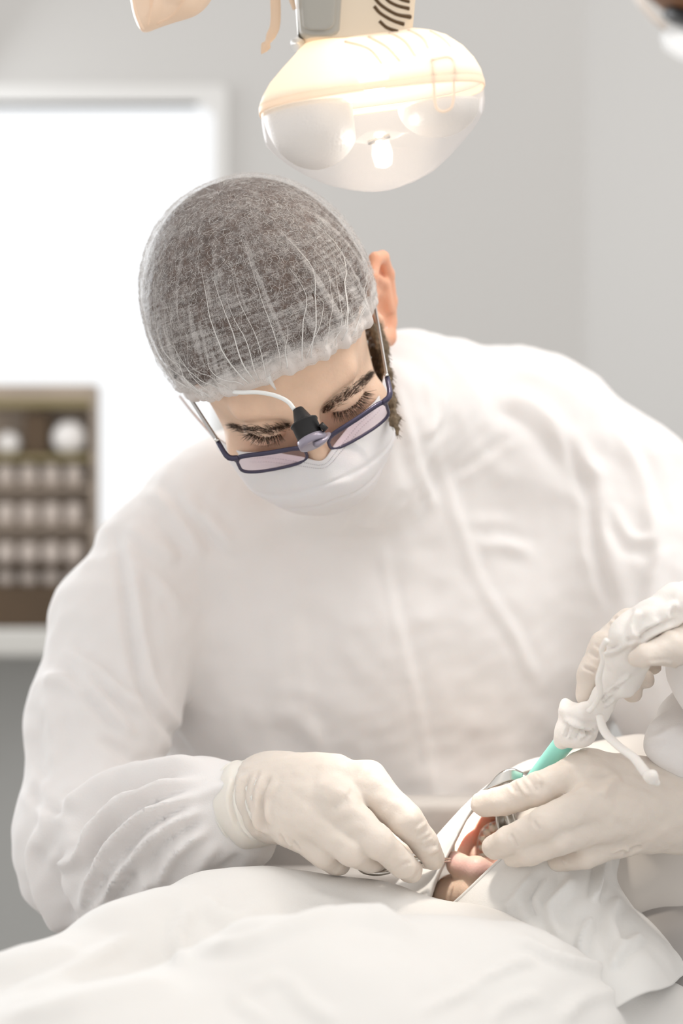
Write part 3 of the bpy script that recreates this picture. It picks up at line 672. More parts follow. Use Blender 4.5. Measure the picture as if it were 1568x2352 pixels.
# ---- brows, lashes, beard
def hairs(name, curves, n, ln, rad, spread, lean, mt, lift=.0015, wpx=8, droop=0):
    mb = MB()
    q = crom(curves, 80)
    for i in range(n):
        t = RNG.uniform(0, 1); c = q[int(t * 79)]; d = q[min(79, int(t * 79) + 2)] - q[max(0, int(t * 79) - 2)]; d = d / (np.linalg.norm(d) + 1e-9)
        prof = math.sin(PI * min(1, max(0, t * .92 + .06))) ** .5
        p = c + np.array([-d[1], d[0]]) * RNG.normal(0, wpx * .5) * prof + d * RNG.normal(0, 2)
        a, nn = hit(p[0], p[1])
        if a is None: continue
        ang = lean(t) + RNG.normal(0, spread); L = ln * RNG.uniform(.6, 1.15); e = np.array([math.cos(ang), math.sin(ang)]) * L
        pts = []
        for s in (0, .5, 1):
            h_, n2 = hit(p[0] + e[0] * s, p[1] + e[1] * s)
            if h_ is None: h_, n2 = a, nn
            if abs(h_[1] - a[1]) > .02: h_, n2 = a + (nn * .002 * s), nn
            pts.append(h_ + n2 * (lift * s + .0003) + np.array([0, 0, droop * s * s]))
        pts = np.array(pts)
        if np.linalg.norm(pts[2] - pts[0]) < 1e-5: continue
        mb.tube(pts, [rad, rad * .8, rad * .2], 4)
    return mb.build(name, mt, dentist)
hairs('eyebrow', [(738, 948), (765, 928), (800, 905), (830, 880), (850, 858)], 400, 15, .00012, .3, lambda t: math.radians(-50 + 5 * t), M['brow'], wpx=13)
hairs('eyebrow', [(668, 976), (640, 985), (605, 990), (570, 986), (530, 976)], 360, 15, .00012, .3, lambda t: math.radians(200 - 10 * t), M['brow'], wpx=12)
def lashes(curve, angs, n, L):
    mb = MB(); q = crom(curve, n)
    for i, p in enumerate(q):
        for j in range(3):
            pp = p + RNG.normal(0, 1.3, 2); a, nn = hit(pp[0], pp[1])
            if a is None: continue
            t = i / (n - 1); ang = math.radians(np.interp(t, [0, 1], angs) + RNG.normal(0, 12)); l = L * RNG.uniform(.6, 1.1) / 3100
            d = np.array([math.cos(ang) * l, -.35 * l, -math.sin(ang) * l]) + nn * l * .5
            mb.tube([a, a + d * .5, a + d + np.array([0, 0, .12 * l])], [.00018, .00014, .00004], 4)
    return mb.build('eyelashes', M['brow'], dentist)
lashes([(765, 948), (795, 942), (820, 925), (838, 900)], (75, 20), 40, 20)
lashes([(572, 995), (595, 1003), (620, 1004), (642, 997)], (130, 70), 40, 19)
# beard along the jaw edge and the sideburn
f = Field.box((-.0, -.09, 1.30), (.07, .08, 1.47), .0012)
px_chains(f, [[(866, 752, .015, 11), (879, 800, .005, 11), (889, 860, -.005, 9), (900, 920, -.02, 8), (906, 965, -.03, 8), (913, 998, -.035, 4)], [(852, 745, .0, 9), (872, 790, -.005, 11)]], .006)
for dy, dx in ((.012, -5), (.024, -12), (.036, -20)): f.chain([(866 + dx, 752, .015 + dy, 11), (879 + dx, 800, .005 + dy, 11), (888 + dx, 860, -.005 + dy, 10), (898 + dx, 920, -.02 + dy, 10), (900 + dx, 955, -.03 + dy, 8)], .006)
V, F = f.mesh(1); N = normals(V, F); V = V + N * (.0008 * wnoise(V, .005, 20))[:, None]
beard = mk('beard', V, F, M['beard'], dentist)
mb = MB()
for i in RNG.choice(len(V), 1500):
    d = N[i] * .0009 + RNG.normal(0, .0005, 3) + np.array([.0012, -.0008, -.0022]); mb.tube([V[i] - N[i] * .0004, V[i] + d * .6, V[i] + d * 1.15], [.00016, .00013, .00004], 3)
mb.build('stubble', M['beard'], beard)['kind'] = 'stuff'

# ================================================================== EYEGLASSES
gl = thing('eyeglasses', 'narrow purple-framed eyeglasses worn low on the nose above the face mask', 'eyeglasses', tuple(H(0, -105, -15)))
def LP(x, z):
    """point on the curved, tilted lens plane (head frame, mm)"""
    return (x, -110 + .0035 * x * x - (z + 14) * .22, z)
def rrect(cx, hw, zt, zb, n=48, rr=.55):
    pts = []
    for i in range(n):
        t = 2 * PI * i / n; c, s = math.cos(t), math.sin(t); e = .5
        x = cx + hw * math.copysign(abs(c) ** e, c); zz = (zt + zb) / 2 + (zt - zb) / 2 * math.copysign(abs(s) ** e, s)
        pts.append((x, zz))
    return pts
for s in (-1, 1):
    pts = rrect(s * 34, 25, -4, -25.5)
    pts = [(x, z + (.10 * (s * x - 34) if z > -15 else .02 * (s * x - 34))) for x, z in pts]
    P3 = [Hv(LP(x, z)) for x, z in pts]
    fr = MB(); fr.tube(P3 + [P3[0]], .00125, 8, False); 
    top = sorted([p for p in pts if p[1] > -12], key=lambda p: p[0])
    o = fr.build('rim', M['frame'], gl)
    mb = MB(); mb.tube([Hv(np.array(LP(x, z + .4)) + (0, .5, 0)) for x, z in top], .0021, 8, True, .75); mb.build('brow_bar', M['frame'], gl)
    c = np.mean(P3, 0); V = [c] + P3; F = [(0, i + 1, (i + 1) % len(P3) + 1) for i in range(len(P3))]
    mod_solid(mk('lens', V, F, M['lens'], gl), .0012)
    # end piece, hinge, temple
    a, b, c2 = np.array(LP(s * 57, -4)), np.array(LP(s * 64, -1)), np.array((s * 67, -84, 3))
    MB().tube(Hv(crom([a, b, c2], 8)), [.0022] * 5 + [.0020] * 3, 8).build('end_piece', M['frame'], gl)
    MB().lathe([(.0001, 0), (.0017, 0), (.0017, .0016), (.0009, .002), (.0001, .002)], Hv((s * 67, -84, 4.5)), Hv((s * 67, -84, 6)) - Hv((s * 67, -84, 5)), 14).build('hinge_screw', M['steel'], gl)
    tp = MB().tube(Hv(crom([(s * 67, -84, 3), (s * 71, -60, 4), (s * 77.5, -22, 6), (s * 81.5, 2, 7)], 20)), np.linspace(.0013, .0011, 20), 8, True, 1.5).build('temple', M['temple'], gl)
    MB().tube(Hv(crom([(s * 82, -4, 7), (s * 83, 8, 10), (s * 84, 22, 10), (s * 85, 36, -2)], 14)), .0017, 8).build('temple_tip', M['black'], tp)
    MB().tube(Hv([(s * 8, -104, -16), (s * 11, -98, -14), (s * 12, -94, -18)]), [.0006, .0006, .0022], 8).build('nose_pad', M['lens'], gl)
MB().tube(Hv(crom([LP(-9, -9), (-4, -110, -8), (4, -110, -8), LP(9, -9)], 14)), .0017, 10).build('bridge', M['frame_light'], gl)

# ================================================================== HEADLIGHT on the bridge
hd = thing('headlight', 'small black clip-on headlight with white cable on the bridge of the eyeglasses', 'headlight', tuple(P(712, 990, -.13)))
a, b = P(716, 1010, -.125), P(684, 940, -.118)
axh = (b - a); Lh = np.linalg.norm(axh); axh /= Lh
R_ = 31 * S(-.12)
MB().lathe([(R_ * .90, 0), (R_, .001), (R_ * 1.0, Lh * .52), (R_ * 1.07, Lh * .53), (R_ * 1.07, Lh * .57), (R_ * .98, Lh * .59), (R_ * .80, Lh * .62)], a, axh, 40).build('housing', M['black'], hd)
MB().lathe([(R_ * .78, Lh * .60), (R_ * .72, Lh * .64), (R_ * .40, Lh * 1.0), (R_ * .34, Lh * 1.02), (R_ * .2, Lh * 1.02)], a, axh, 32).build('cable_boot', M['black'], hd)
MB().lathe([(R_ * .95, -.0045), (R_ * 1.12, -.004), (R_ * 1.14, .0012), (R_ * .95, .0016)], a, axh, 40).build('clip_ring', M['frame_light'], hd)
mb = MB(); mb.tube([P(725, 1022, -.135), P(746, 1008, -.13), P(752, 998, -.12)], [.0035, .0030, .0028], 8, True, .6); mb.build('clip_arm', M['frame_light'], hd)
mb = MB(); mb.lathe([(.0001, 0), (.0032, 0), (.0032, .004), (.0001, .004)], P(738, 985, -.13), P(748, 975, -.13) - P(738, 985, -.13), 18); mb.build('pivot_screw', M['black'], hd)
cab = [P(676, 941, -.118), P(660, 922, -.116), P(630, 908, -.112), P(590, 901, -.105), P(545, 901, -.094), P(500, 890, -.075), P(450, 850, -.045)]
MB().tube(crom(cab, 40), 5.2 * S(-.11), 10).build('cable', M['white_cable'], hd)

# ================================================================== NEEDLE HOLDER in the right hand
nh = thing('needle_holder', 'steel needle holder whose ring shows under the gloved fingers', 'needle holder', tuple(P(900, 1990, -.09)))
def ring(c, r1, r2, ax1, ax2, th):
    t = np.linspace(0, 2 * PI, 40); return [c + ax1 * r1 * math.cos(a) + ax2 * r2 * math.sin(a) for a in t]
e1 = P(905, 1998, -.10) - P(828, 2000, -.10); e1 /= np.linalg.norm(e1)
mb = MB(); mb.tube(ring(P(866, 1990, -.096), 40 * S(-.1), 17 * S(-.1), e1, np.array([0, .5, .85]), 0), .0020, 10, False); mb.build('finger_ring', M['steel'], nh)
mb = MB(); mb.tube(ring(P(780, 1925, -.045), 30 * S(-.05), 22 * S(-.05), e1, np.array([0, .5, .85]), 0), .0020, 10, False); mb.build('finger_ring', M['steel'], nh)
mb = MB(); mb.tube(crom([P(905, 1996, -.096), P(940, 1985, -.088), P(985, 1976, -.075)], 10), .0019, 8); mb.build('shank', M['steel'], nh)
mb = MB(); mb.tube(crom([P(808, 1932, -.047), P(890, 1955, -.06), P(985, 1974, -.073)], 10), .0019, 8); mb.build('shank', M['steel'], nh)
for dz in (-3.5, 3.5):
    MB().tube([P(985, 1975, -.074), P(1010, 1976 + dz, -.068), P(1034, 1976 + dz * .8, -.060)], [.0022, .0012, .0007], 8).build('jaw', M['steel'], nh)

# ================================================================== RETRACTOR in the left hand
rt = thing('retractor', 'curved steel retractor held between the fingers at the open mouth', 'retractor', tuple(P(1150, 1850, -.06)))
rows = []
for (c, w_, up) in [((1200, 1788, -.070), 15, (0, .5, 1)), ((1175, 1780, -.074), 16, (.1, .45, 1)), ((1148, 1788, -.075), 17, (.3, .4, .9)), ((1122, 1804, -.072), 16, (.6, .3, .6)), ((1119, 1812, -.066), 14, (.8, .3, .3))]:
    u_ = np.array(up, float); u_ /= np.linalg.norm(u_); p = P(*c); rows.append([p - u_ * w_ * S(-.07), p, p + u_ * w_ * S(-.07)])
V, F, UV = loft(rows, 7, 30); mod_solid(mk('blade', V, F, M['steel'], rt, uv=UV), .0012)
rows = []
for (x0, y0, d0), (x1, y1, d1) in [((1170, 1790, -.064), (1235, 1770, -.060)), ((1150, 1835, -.068), (1205, 1818, -.066)), ((1140, 1865, -.072), (1180, 1850, -.070)), ((1140, 1890, -.073), (1185, 1880, -.071)), ((1150, 1925, -.070), (1200, 1915, -.068)), ((1165, 1960, -.062), (1210, 1950, -.060))]:
    p, q = P(x0, y0, d0), P(x1, y1, d1); rows.append([p, (p + q) / 2 + np.array([0, .006, 0]), q])
V, F, UV = loft(rows, 11, 30); mod_solid(mk('shaft', V, F, M['steel'], rt, uv=UV), .0014)

# ================================================================== THE PATIENT
patient = thing('person', 'person lying draped with head at the right, mouth open showing upper teeth with braces', 'person', tuple(P(1100, 2050, .0)))
f = Field(grid_axis(-.42, .05, .16, .34, .006, .0012), grid_axis(-.62, -.13, .05, .12, .008, .0012), grid_axis(.80, .985, 1.10, 1.13, .008, .0012))
hx = np.array([.93, .12, .34]); hx /= np.linalg.norm(hx); hz = np.cross(hx, [0, 1, 0]); hz /= np.linalg.norm(hz); hy = np.cross(hz, hx)
RP = np.stack([hx, hy, hz], 1)
f.ell(P(1405, 1925, .015), (.085, .060, .064), RP, .01)
f.chain([(1060, 2075, -.015, 62), (1180, 2060, -.01, 105)], .02)
f.chain([(1045, 2062, -.035, 50), (1085, 2050, -.055, 40)], .02)
f.chain([(1100, 2110, .0, 75), (1130, 2230, -.02, 110)], .03)       # throat
f.chain([(1052, 1988, -.045, 24), (1095, 1996, -.062, 27), (1145, 2010, -.06, 20)], .005)   # lower lip
f.chain([(1045, 1975, -.036, 21), (1052, 1985, -.045, 24)], .005)
f.chain([(1058, 1975, .006, 17), (1070, 1925, .016, 19), (1092, 1878, .02, 21), (1140, 1848, .018, 24), (1210, 1830, .01, 34)], .008)  # far cheek, upper lip
f.chain([(1100, 1945, .050, 45), (1160, 1900, .050, 70), (1300, 1900, .04, 110)], .01)
f.cone(P(1115, 1940, -.02), .013, P(1145, 1925, .005), .016, .006, 'sub')
f.chain([(1110, 1985, -.012, 14), (1150, 1990, -.012, 15)], .008)     # tongue
f.chain([(1109, 1962, .016, 9), (1106, 1932, .02, 9), (1118, 1907, .022, 9), (1142, 1900, .022, 9)], .006)  # gum
for ch in ([(1000, 2400, -.16, 200), (560, 2520, -.30, 230)], [(560, 2520, -.30, 230), (100, 2700, -.45, 220)]): f.chain(ch, .03)
V, F = f.mesh(2)
pb = mk('body', V, F, M['skin2'], patient); q = topx(V)
def near(line, w): 
    d = np.full(len(V), 1e9); c = crom(line, 40)
    for a in c: d = np.minimum(d, np.linalg.norm(q - a, axis=1))
    return np.clip(1.35 - d / w, 0, 1)
attr(pb, 'lip', near([(1042, 1972), (1060, 1985), (1100, 1992), (1145, 2003)], 24) * (V[:, 1] < -.02))
attr(pb, 'inner', np.clip(near([(1088, 1960), (1092, 1920), (1112, 1893), (1150, 1885), (1160, 1960), (1115, 1975)], 30), 0, 1) * (V[:, 1] > -.03))
tp = [(1112, 1975, 9, 100), (1103, 1962, 10, 95), (1100, 1944, 10, 85), (1103, 1925, 10.5, 70), (1112, 1908, 11, 50), (1127, 1898, 11, 25), (1144, 1894, 11, 5), (1161, 1896, 10.5, -5)]
tooth0 = None
mbw = MB(); wire = []
for i, (x, y, r, an) in enumerate(tp):
    R = np.array(Matrix.Rotation(math.radians(-an), 3, 'Y')); c = P(x + 6 * math.sin(math.radians(an)) , y + 3, .004)
    f = Field.box(c - .009, c + .009, .0007); f.ell(c, np.array([r * .62, r * .9, r * .95]) * S(0) * 1.0, R, .001); f.ell(c + R @ np.array([0, -.0012, -.0012]), np.array([r * .75, r * .6, r * .6]) * S(0), R, .002)
    V, F = f.mesh(1); to = mk('tooth', V, F, M['tooth'], patient)
    outw = np.array([-math.sin(math.radians(an)) * .8, -.35, math.cos(math.radians(an)) * .8]); bpos = c + outw * r * .95 * S(0)
    mb = MB(); mb.box(bpos, (.0022, .0022, .0022), R); mod_bevel(mb.build('bracket', M['steel'], to, False), .0003, 2); wire.append(bpos + outw * .0012)
MB().tube(crom(wire, 50), .00035, 6).build('brace_wire', M['steel'], patient)

# ================================================================== DRAPES
# sheet over the chest
cd = thing('surgical_drape', 'large white drape covering the patient across the bottom of the photo', 'drape', tuple(P(700, 2300, -.3)))
f = Field.box((-.60, -.75, .72), (.40, .06, 1.08), .0045)
px_chains(f, [
    [(505, 2128, -.10, 108), (640, 2130, -.10, 100), (830, 2150, -.10, 92), (930, 2200, -.11, 88)],
    [(480, 2170, -.15, 130), (330, 2260, -.20, 155), (60, 2420, -.30, 205), (-260, 2560, -.38, 230)],
    [(1180, 2420, -.20, 270), (700, 2480, -.32, 330), (200, 2620, -.42, 330), (-200, 2760, -.45, 320)],
    [(930, 2230, -.10, 110), (1080, 2300, -.12, 165), (1260, 2400, -.14, 180), (1470, 2420, -.12, 170)],
    [(700, 2330, -.22, 220), (1100, 2380, -.22, 210)]], .045)
V, F = f.mesh(4); N = normals(V, F)
V = V + N * (.0035 * wnoise(V, .17, 33) + .0014 * wnoise(V, .08, 34) + .0005 * wnoise(V, .035, 35))[:, None]
DF = [([(450, 2180), (560, 2165), (640, 2135), (760, 2098), (870, 2108), (970, 2150)], 14, 7), ([(440, 2080), (405, 2150), (430, 2230)], 14, 5), ([(470, 2060), (520, 2110), (600, 2090)], 16, 5), ([(660, 2230), (545, 2290), (620, 2352)], 12, 4),
      ([(1070, 2262), (1180, 2212), (1235, 2202)], 10, 5), ([(1100, 2255), (1040, 2290), (950, 2330)], 11, 4), ([(1180, 2142), (1250, 2185), (1350, 2215), (1420, 2225), (1550, 2232)], 10, 6), ([(0, 2300), (150, 2235), (320, 2140)], 16, 5),
      ([(0, 2340), (200, 2290), (420, 2240)], 20, 4), ([(780, 2352), (700, 2300), (660, 2240)], 16, 3), ([(1280, 2352), (1350, 2290), (1480, 2270)], 14, 4), ([(1120, 2352), (1160, 2310), (1250, 2280)], 14, 3), ([(700, 2060), (800, 2075), (900, 2120)], 12, 4)]
V = folds(V, normals(V, F), DF); V = lap(V, F, 2)
mk('sheet', V, F, M['drape'], cd)
# wrap round the head with the opening for the mouth
hdp = thing('surgical_drape', 'white drape wrapped round the patient head with an opening at the mouth', 'drape', tuple(P(1250, 2050, .0)))
def px(l): return [P(*q) for q in l]
rows = [px([(1300, 1745, 0.02), (1245, 1741, 0.015), (1175, 1768, 0.01), (1100, 1822, 0.005), (1040, 1880, 0.0), (960, 1970, -0.01), (880, 2068, -0.02), (850, 2130, -0.035)]),
        px([(1290, 1752, -0.005), (1241, 1750, -0.01), (1166, 1782, -0.015), (1103, 1845, -0.025), (1046, 1915, -0.035), (990, 2000, -0.045), (925, 2085, -0.055), (895, 2150, -0.065)]),
        px([(1280, 1762, -0.02), (1225, 1765, -0.025), (1145, 1802, -0.03), (1085, 1852, -0.04), (1043, 1930, -0.05), (1005, 2006, -0.06), (984, 2060, -0.067), (960, 2150, -0.085)]),
        px([(1284, 1765, 0.015), (1229, 1768, 0.01), (1149, 1805, 0.005), (1089, 1855, -0.005), (1047, 1933, -0.015), (1009, 2009, -0.025), (988, 2063, -0.032), (964, 2153, -0.05)])]
V, F, UV = loft(rows, 70, 30); V = V + np.array([0, 1, .3]) * (.0012 * wnoise(V, .05, 41))[:, None]
o = mk('far_edge', V, F, M['drape'], hdp, uv=UV); mod_solid(o, .0014)
rows = [px([(990, 2122, -.055), (1060, 2060, -.085), (1158, 1968, -.093), (1260, 1890, -.085), (1350, 1830, -.06), (1420, 1790, -.03), (1470, 1790, .02)]),
        px([(985, 2140, -.060), (1080, 2085, -.100), (1190, 2000, -.113), (1290, 1935, -.108), (1380, 1890, -.08), (1440, 1870, -.04), (1480, 1880, .02)]),
        px([(985, 2190, -.070), (1110, 2150, -.120), (1220, 2090, -.135), (1310, 2030, -.130), (1390, 1990, -.10), (1428, 1970, -.06), (1440, 1990, .02)]),
        px([(1000, 2240, -.09), (1130, 2210, -.150), (1250, 2170, -.165), (1340, 2110, -.155), (1400, 2070, -.12), (1425, 2050, -.07), (1440, 2060, .02)]),
        px([(1040, 2330, -.12), (1150, 2300, -.180), (1280, 2270, -.205), (1400, 2220, -.20), (1490, 2180, -.16), (1530, 2165, -.10), (1545, 2170, .0)]),
        px([(1060, 2420, -.14), (1180, 2390, -.200), (1300, 2370, -.225), (1440, 2300, -.22), (1530, 2270, -.18), (1570, 2240, -.11), (1590, 2250, .0)])]
V, F, UV = loft(rows, 110, 90)
G2 = V.reshape(90, 110, 3); n_ = np.cross(np.gradient(G2, axis=1), np.gradient(G2, axis=0)).reshape(-1, 3); n_ /= np.linalg.norm(n_, axis=1)[:, None]
if n_[:, 1].mean() > 0: n_ = -n_
V = V + n_ * ((.0022 * wnoise(V, .09, 43) + .0010 * wnoise(V, .04, 44)) * np.clip(UV[:, 1] * 5, 0.15, 1))[:, None]
F = np.array([q for q in F])
V = folds(V, n_, [([(1380, 1960), (1372, 2020), (1362, 2075)], 7, 6), ([(1360, 2110), (1340, 2150), (1330, 2200)], 9, 6), ([(1230, 2010), (1185, 2065), (1160, 2090)], 9, 4), ([(1250, 2000), (1215, 2060), (1230, 2110)], 10, -4), ([(1420, 2060), (1400, 2120), (1430, 2190)], 12, 5), ([(1330, 2010), (1270, 2090), (1290, 2160)], 14, 4), ([(1480, 2150), (1430, 2180), (1400, 2230)], 10, 5), ([(1290, 1985), (1300, 2040), (1250, 2100)], 10, 3)])
o = mk('near_side', V, F, M['drape'], hdp, uv=UV); mod_solid(o, .0014)
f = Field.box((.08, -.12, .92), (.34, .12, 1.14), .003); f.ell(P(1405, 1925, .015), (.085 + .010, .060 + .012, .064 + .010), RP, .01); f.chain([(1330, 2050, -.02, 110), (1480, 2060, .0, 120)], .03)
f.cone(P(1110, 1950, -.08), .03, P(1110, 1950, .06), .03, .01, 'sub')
V, F = f.mesh(3); V = V + normals(V, F) * (.002 * wnoise(V, .06, 47))[:, None]; mk('head_cover', V, F, M['drape_shaded'], hdp)
e = crom([(990, 2121, -.056), (1060, 2059, -.086), (1158, 1967, -.094), (1260, 1889, -.086), (1350, 1829, -.061), (1420, 1789, -.031)], 60)
MB().tube([P(*q) for q in e], .0013, 6).build('hem', M['drape'], hdp)
tcl = thing('towel_clip', 'small steel towel clip joining two drapes below the chin', 'clip', tuple(P(975, 2108, -.07)))
MB().tube([P(915, 2104, -.07), P(950, 2106, -.075), P(985, 2110, -.078)], .0010, 6).build('arm', M['steel'], tcl)
MB().tube(crom([P(978, 2103, -.079), P(988, 2107, -.083), P(992, 2117, -.083), P(986, 2121, -.078)], 10), .0013, 6).build('jaw', M['steel'], tcl)

# ================================================================== ASSISTANT's hand with the suction handpiece
asst = thing('person', 'person mostly out of frame at right, gloved hand holding the cloth-covered handpiece', 'person', tuple(P(1700, 1500, -.1)))
AP = [[(1800, 1440, -.10, 95), (1640, 1450, -.11, 88)], [(1640, 1450, -.11, 85), (1520, 1425, -.10, 45)], [(1640, 1450, -.10, 85), (1510, 1470, -.09, 42)], [(1640, 1470, -.12, 80), (1560, 1490, -.155, 46)]]
AF = [[(1520, 1425, -.10, 44), (1440, 1432, -.118, 31), (1382, 1478, -.13, 28), (1352, 1545, -.135, 27), (1345, 1597, -.13, 24)],
      [(1600, 1470, -.14, 50), (1540, 1490, -.178, 39), (1480, 1508, -.190, 27), (1460, 1513, -.188, 20)],
      [(1500, 1470, -.085, 36), (1430, 1520, -.085, 28), (1432, 1570, -.10, 26), (1452, 1590, -.118, 23)],
      [(1510, 1480, -.08, 34), (1460, 1515, -.08, 27), (1462, 1550, -.10, 25), (1482, 1560, -.118, 21)],
      [(1520, 1490, -.075, 30), (1490, 1515, -.08, 24), (1498, 1530, -.09, 21)]]
f = Field.box((.18, -.26, .95), (.47, .10, 1.32), .004); px_chains(f, [[(1800, 1440, -.10, 80), (1640, 1450, -.11, 75)], [(1700, 1490, -.14, 80), (1950, 1600, -.20, 110), (2150, 1690, -.25, 120)]] , .02); px_chains(f, AP[1:], .015, -.006); px_chains(f, AF, .004, -.0045)
V, F = f.mesh(2); ab = mk('body', V, F, M['skin2'], asst); attr(ab, 'lip', np.zeros(len(V)))
V, F = glove_mesh(AP, AF, (.16, -.26, 1.12), (.34, .02, 1.30))
V = folds(V, normals(V, F), [([(1400, 1425), (1418, 1440)], 4, 1.2), ([(1410, 1418), (1430, 1432)], 4, -1.2), ([(1360, 1485), (1380, 1500)], 4, 1.2), ([(1352, 1495), (1375, 1512)], 4, -1.2), ([(1338, 1530), (1370, 1545)], 4, -1.5), ([(1480, 1525), (1520, 1520), (1545, 1522)], 3, 1.2), ([(1490, 1532), (1545, 1531)], 3, -1.2)])
o = mk('glove', V, F, M['glove'], asst)
f = Field.box((.2, -.36, 1.0), (.60, .10, 1.36), .005); px_chains(f, [[(1640, 1490, -.14, 88), (1690, 1540, -.15, 115), (1950, 1600, -.20, 160), (2200, 1700, -.26, 180)], [(1630, 1560, -.14, 76), (1700, 1600, -.15, 95)]], .03)
V, F = f.mesh(3); N = normals(V, F); V = V + N * (.003 * wnoise(V, .09, 51) + .001 * wnoise(V, .035, 52))[:, None]
mk('sleeve', V, F, M['gown'], asst)

sh = thing('suction_handpiece', 'turquoise suction tip in a tied white cloth cover held above the mouth', 'suction handpiece', tuple(P(1400, 1560, -.15)))
MB().tube([P(1325, 1665, -.125), P(1290, 1712, -.105), P(1232, 1785, -.062), P(1200, 1830, -.05)], [.0085, .0075, .0068, .006], 20).build('tip', M['teal'], sh)
f = Field.box((.13, -.24, 1.10), (.36, -.06, 1.28), .0014)
px_chains(f, [[(1700, 1392, -.13, 42), (1600, 1375, -.15, 42), (1545, 1392, -.165, 43), (1490, 1420, -.172, 42), (1440, 1460, -.172, 40)], [(1450, 1460, -.172, 36), (1432, 1500, -.165, 37), (1415, 1560, -.15, 37), (1388, 1610, -.14, 27), (1366, 1640, -.135, 22)],
    [(1460, 1520, -.155, 36), (1440, 1560, -.145, 34)],
    [(1358, 1640, -.133, 26), (1330, 1655, -.130, 42), (1318, 1675, -.127, 40), (1300, 1700, -.118, 22)], [(1295, 1632, -.13, 16), (1330, 1640, -.14, 22), (1375, 1650, -.14, 18)], [(1300, 1620, -.125, 14), (1310, 1660, -.13, 22)]], .005)
V, F = f.mesh(1); N = normals(V, F); V = V + N * (.0013 * wnoise(V, .035, 61) + .0006 * wnoise(V, .016, 62))[:, None]
V = folds(V, normals(V, F), [([(1470, 1400), (1450, 1440), (1455, 1470)], 8, 4), ([(1560, 1385), (1530, 1400), (1525, 1425)], 9, 4), ([(1445, 1470), (1410, 1495), (1385, 1505)], 6, 4), ([(1460, 1460), (1420, 1485), (1388, 1490)], 5, -3), ([(1465, 1475), (1490, 1450), (1560, 1420)], 5, -4),
   ([(1380, 1615), (1410, 1580), (1450, 1545)], 4, 2.5), ([(1375, 1612), (1400, 1590), (1420, 1580)], 3, -2.5), ([(1385, 1625), (1410, 1605)], 4, 2), ([(1290, 1650), (1340, 1668), (1372, 1672)], 5, 3), ([(1300, 1660), (1340, 1680), (1368, 1682)], 4, -3),
   ([(1335, 1672), (1318, 1700)], 3, -2), ([(1350, 1672), (1330, 1702)], 3, 1.8), ([(1360, 1670), (1342, 1700)], 3, -2), ([(1320, 1670), (1306, 1700)], 3, 1.8), ([(1308, 1665), (1296, 1695)], 3, -2)])
mk('cloth_cover', V, F, M['cloth'], sh)
MB().tube(crom([P(1393, 1470, -.192), P(1381, 1492, -.186), P(1383, 1520, -.182), P(1374, 1560, -.172), P(1378, 1590, -.166), P(1366, 1618, -.155), P(1350, 1635, -.152)], 40), np.interp(np.linspace(0, 1, 40), [0, .3, .55, .8, 1], [.0022, .0016, .0026, .0018, .002]), 8).build('drawstring', M['cloth'], sh)
ds = MB().tube(crom([P(1376, 1642, -.152), P(1388, 1680, -.160), P(1418, 1712, -.170), P(1455, 1740, -.178), P(1480, 1772, -.180), P(1492, 1782, -.180)], 40), np.interp(np.linspace(0, 1, 40), [0, .2, .5, .8, 1], [.003, .0036, .0036, .0044, .0035]), 10, True, .6).build('drawstring', M['cloth'], sh)
f = Field.box(P(1497, 1788, -.18) - .012, P(1497, 1788, -.18) + .012, .0008); f.chain([(1489, 1783, -.184, 14), (1497, 1781, -.186, 14)], .002); f.chain([(1500, 1791, -.184, 14), (1508, 1798, -.183, 8)], .002)
V, F = f.mesh(1); mk('knot', V, F, M['cloth'], ds)

# ================================================================== DENTAL CHAIR
dc = thing('dental_chair', 'grey dental chair with padded back and headrest beneath the patient', 'dental chair', tuple((.05, -.05, 0)))
def slab(name, pts_lo, pts_hi, mt, parent, w):
    mb = MB(); mb.box((np.array(pts_lo) + pts_hi) / 2, np.abs(np.array(pts_hi) - pts_lo)); o = mb.build(name, mt, parent, True); mod_bevel(o, w, 5); return o
a0, a1 = P(560, 1832, .065), P(1110, 2010, .065)
slab('armrest', (a0[0], .058, a1[2] - .005), (a1[0], .098, a0[2]), M['chair'], dc, .012)
slab('backrest', (-.42, -.50, .66), (.16, .02, .82), M['chair'], dc, .05)
slab('side_panel', (P(560, 2000, .05)[0], .042, .86), (P(1110, 2000, .05)[0], .075, P(0, 1992, .05)[2]), M['chair'], dc, .01)
f = Field.box((.12, -.22, .84), (.50, .16, 1.10), .006); f.chain([(1600, 2110, .03, 100), (1800, 2100, .03, 110)], .04); f.chain([(1500, 2250, -.02, 190), (1800, 2280, .0, 190)], .05); f.chain([(1440, 2120, .02, 90), (1440, 2300, .0, 120)], .05)
V, F = f.mesh(3); V = V + normals(V, F) * (.0015 * wnoise(V, .10, 71))[:, None]; mk('headrest', V, F, M['chair'], dc)
mb = MB(); mb.box((-.13, -.22, .50), (.24, .28, .40)); mod_bevel(mb.build('column', M['chair_metal'], dc, False), .03)
mb = MB(); mb.box((-.13, -.22, .04), (.55, .60, .08)); mod_bevel(mb.build('base', M['chair_metal'], dc, False), .03)

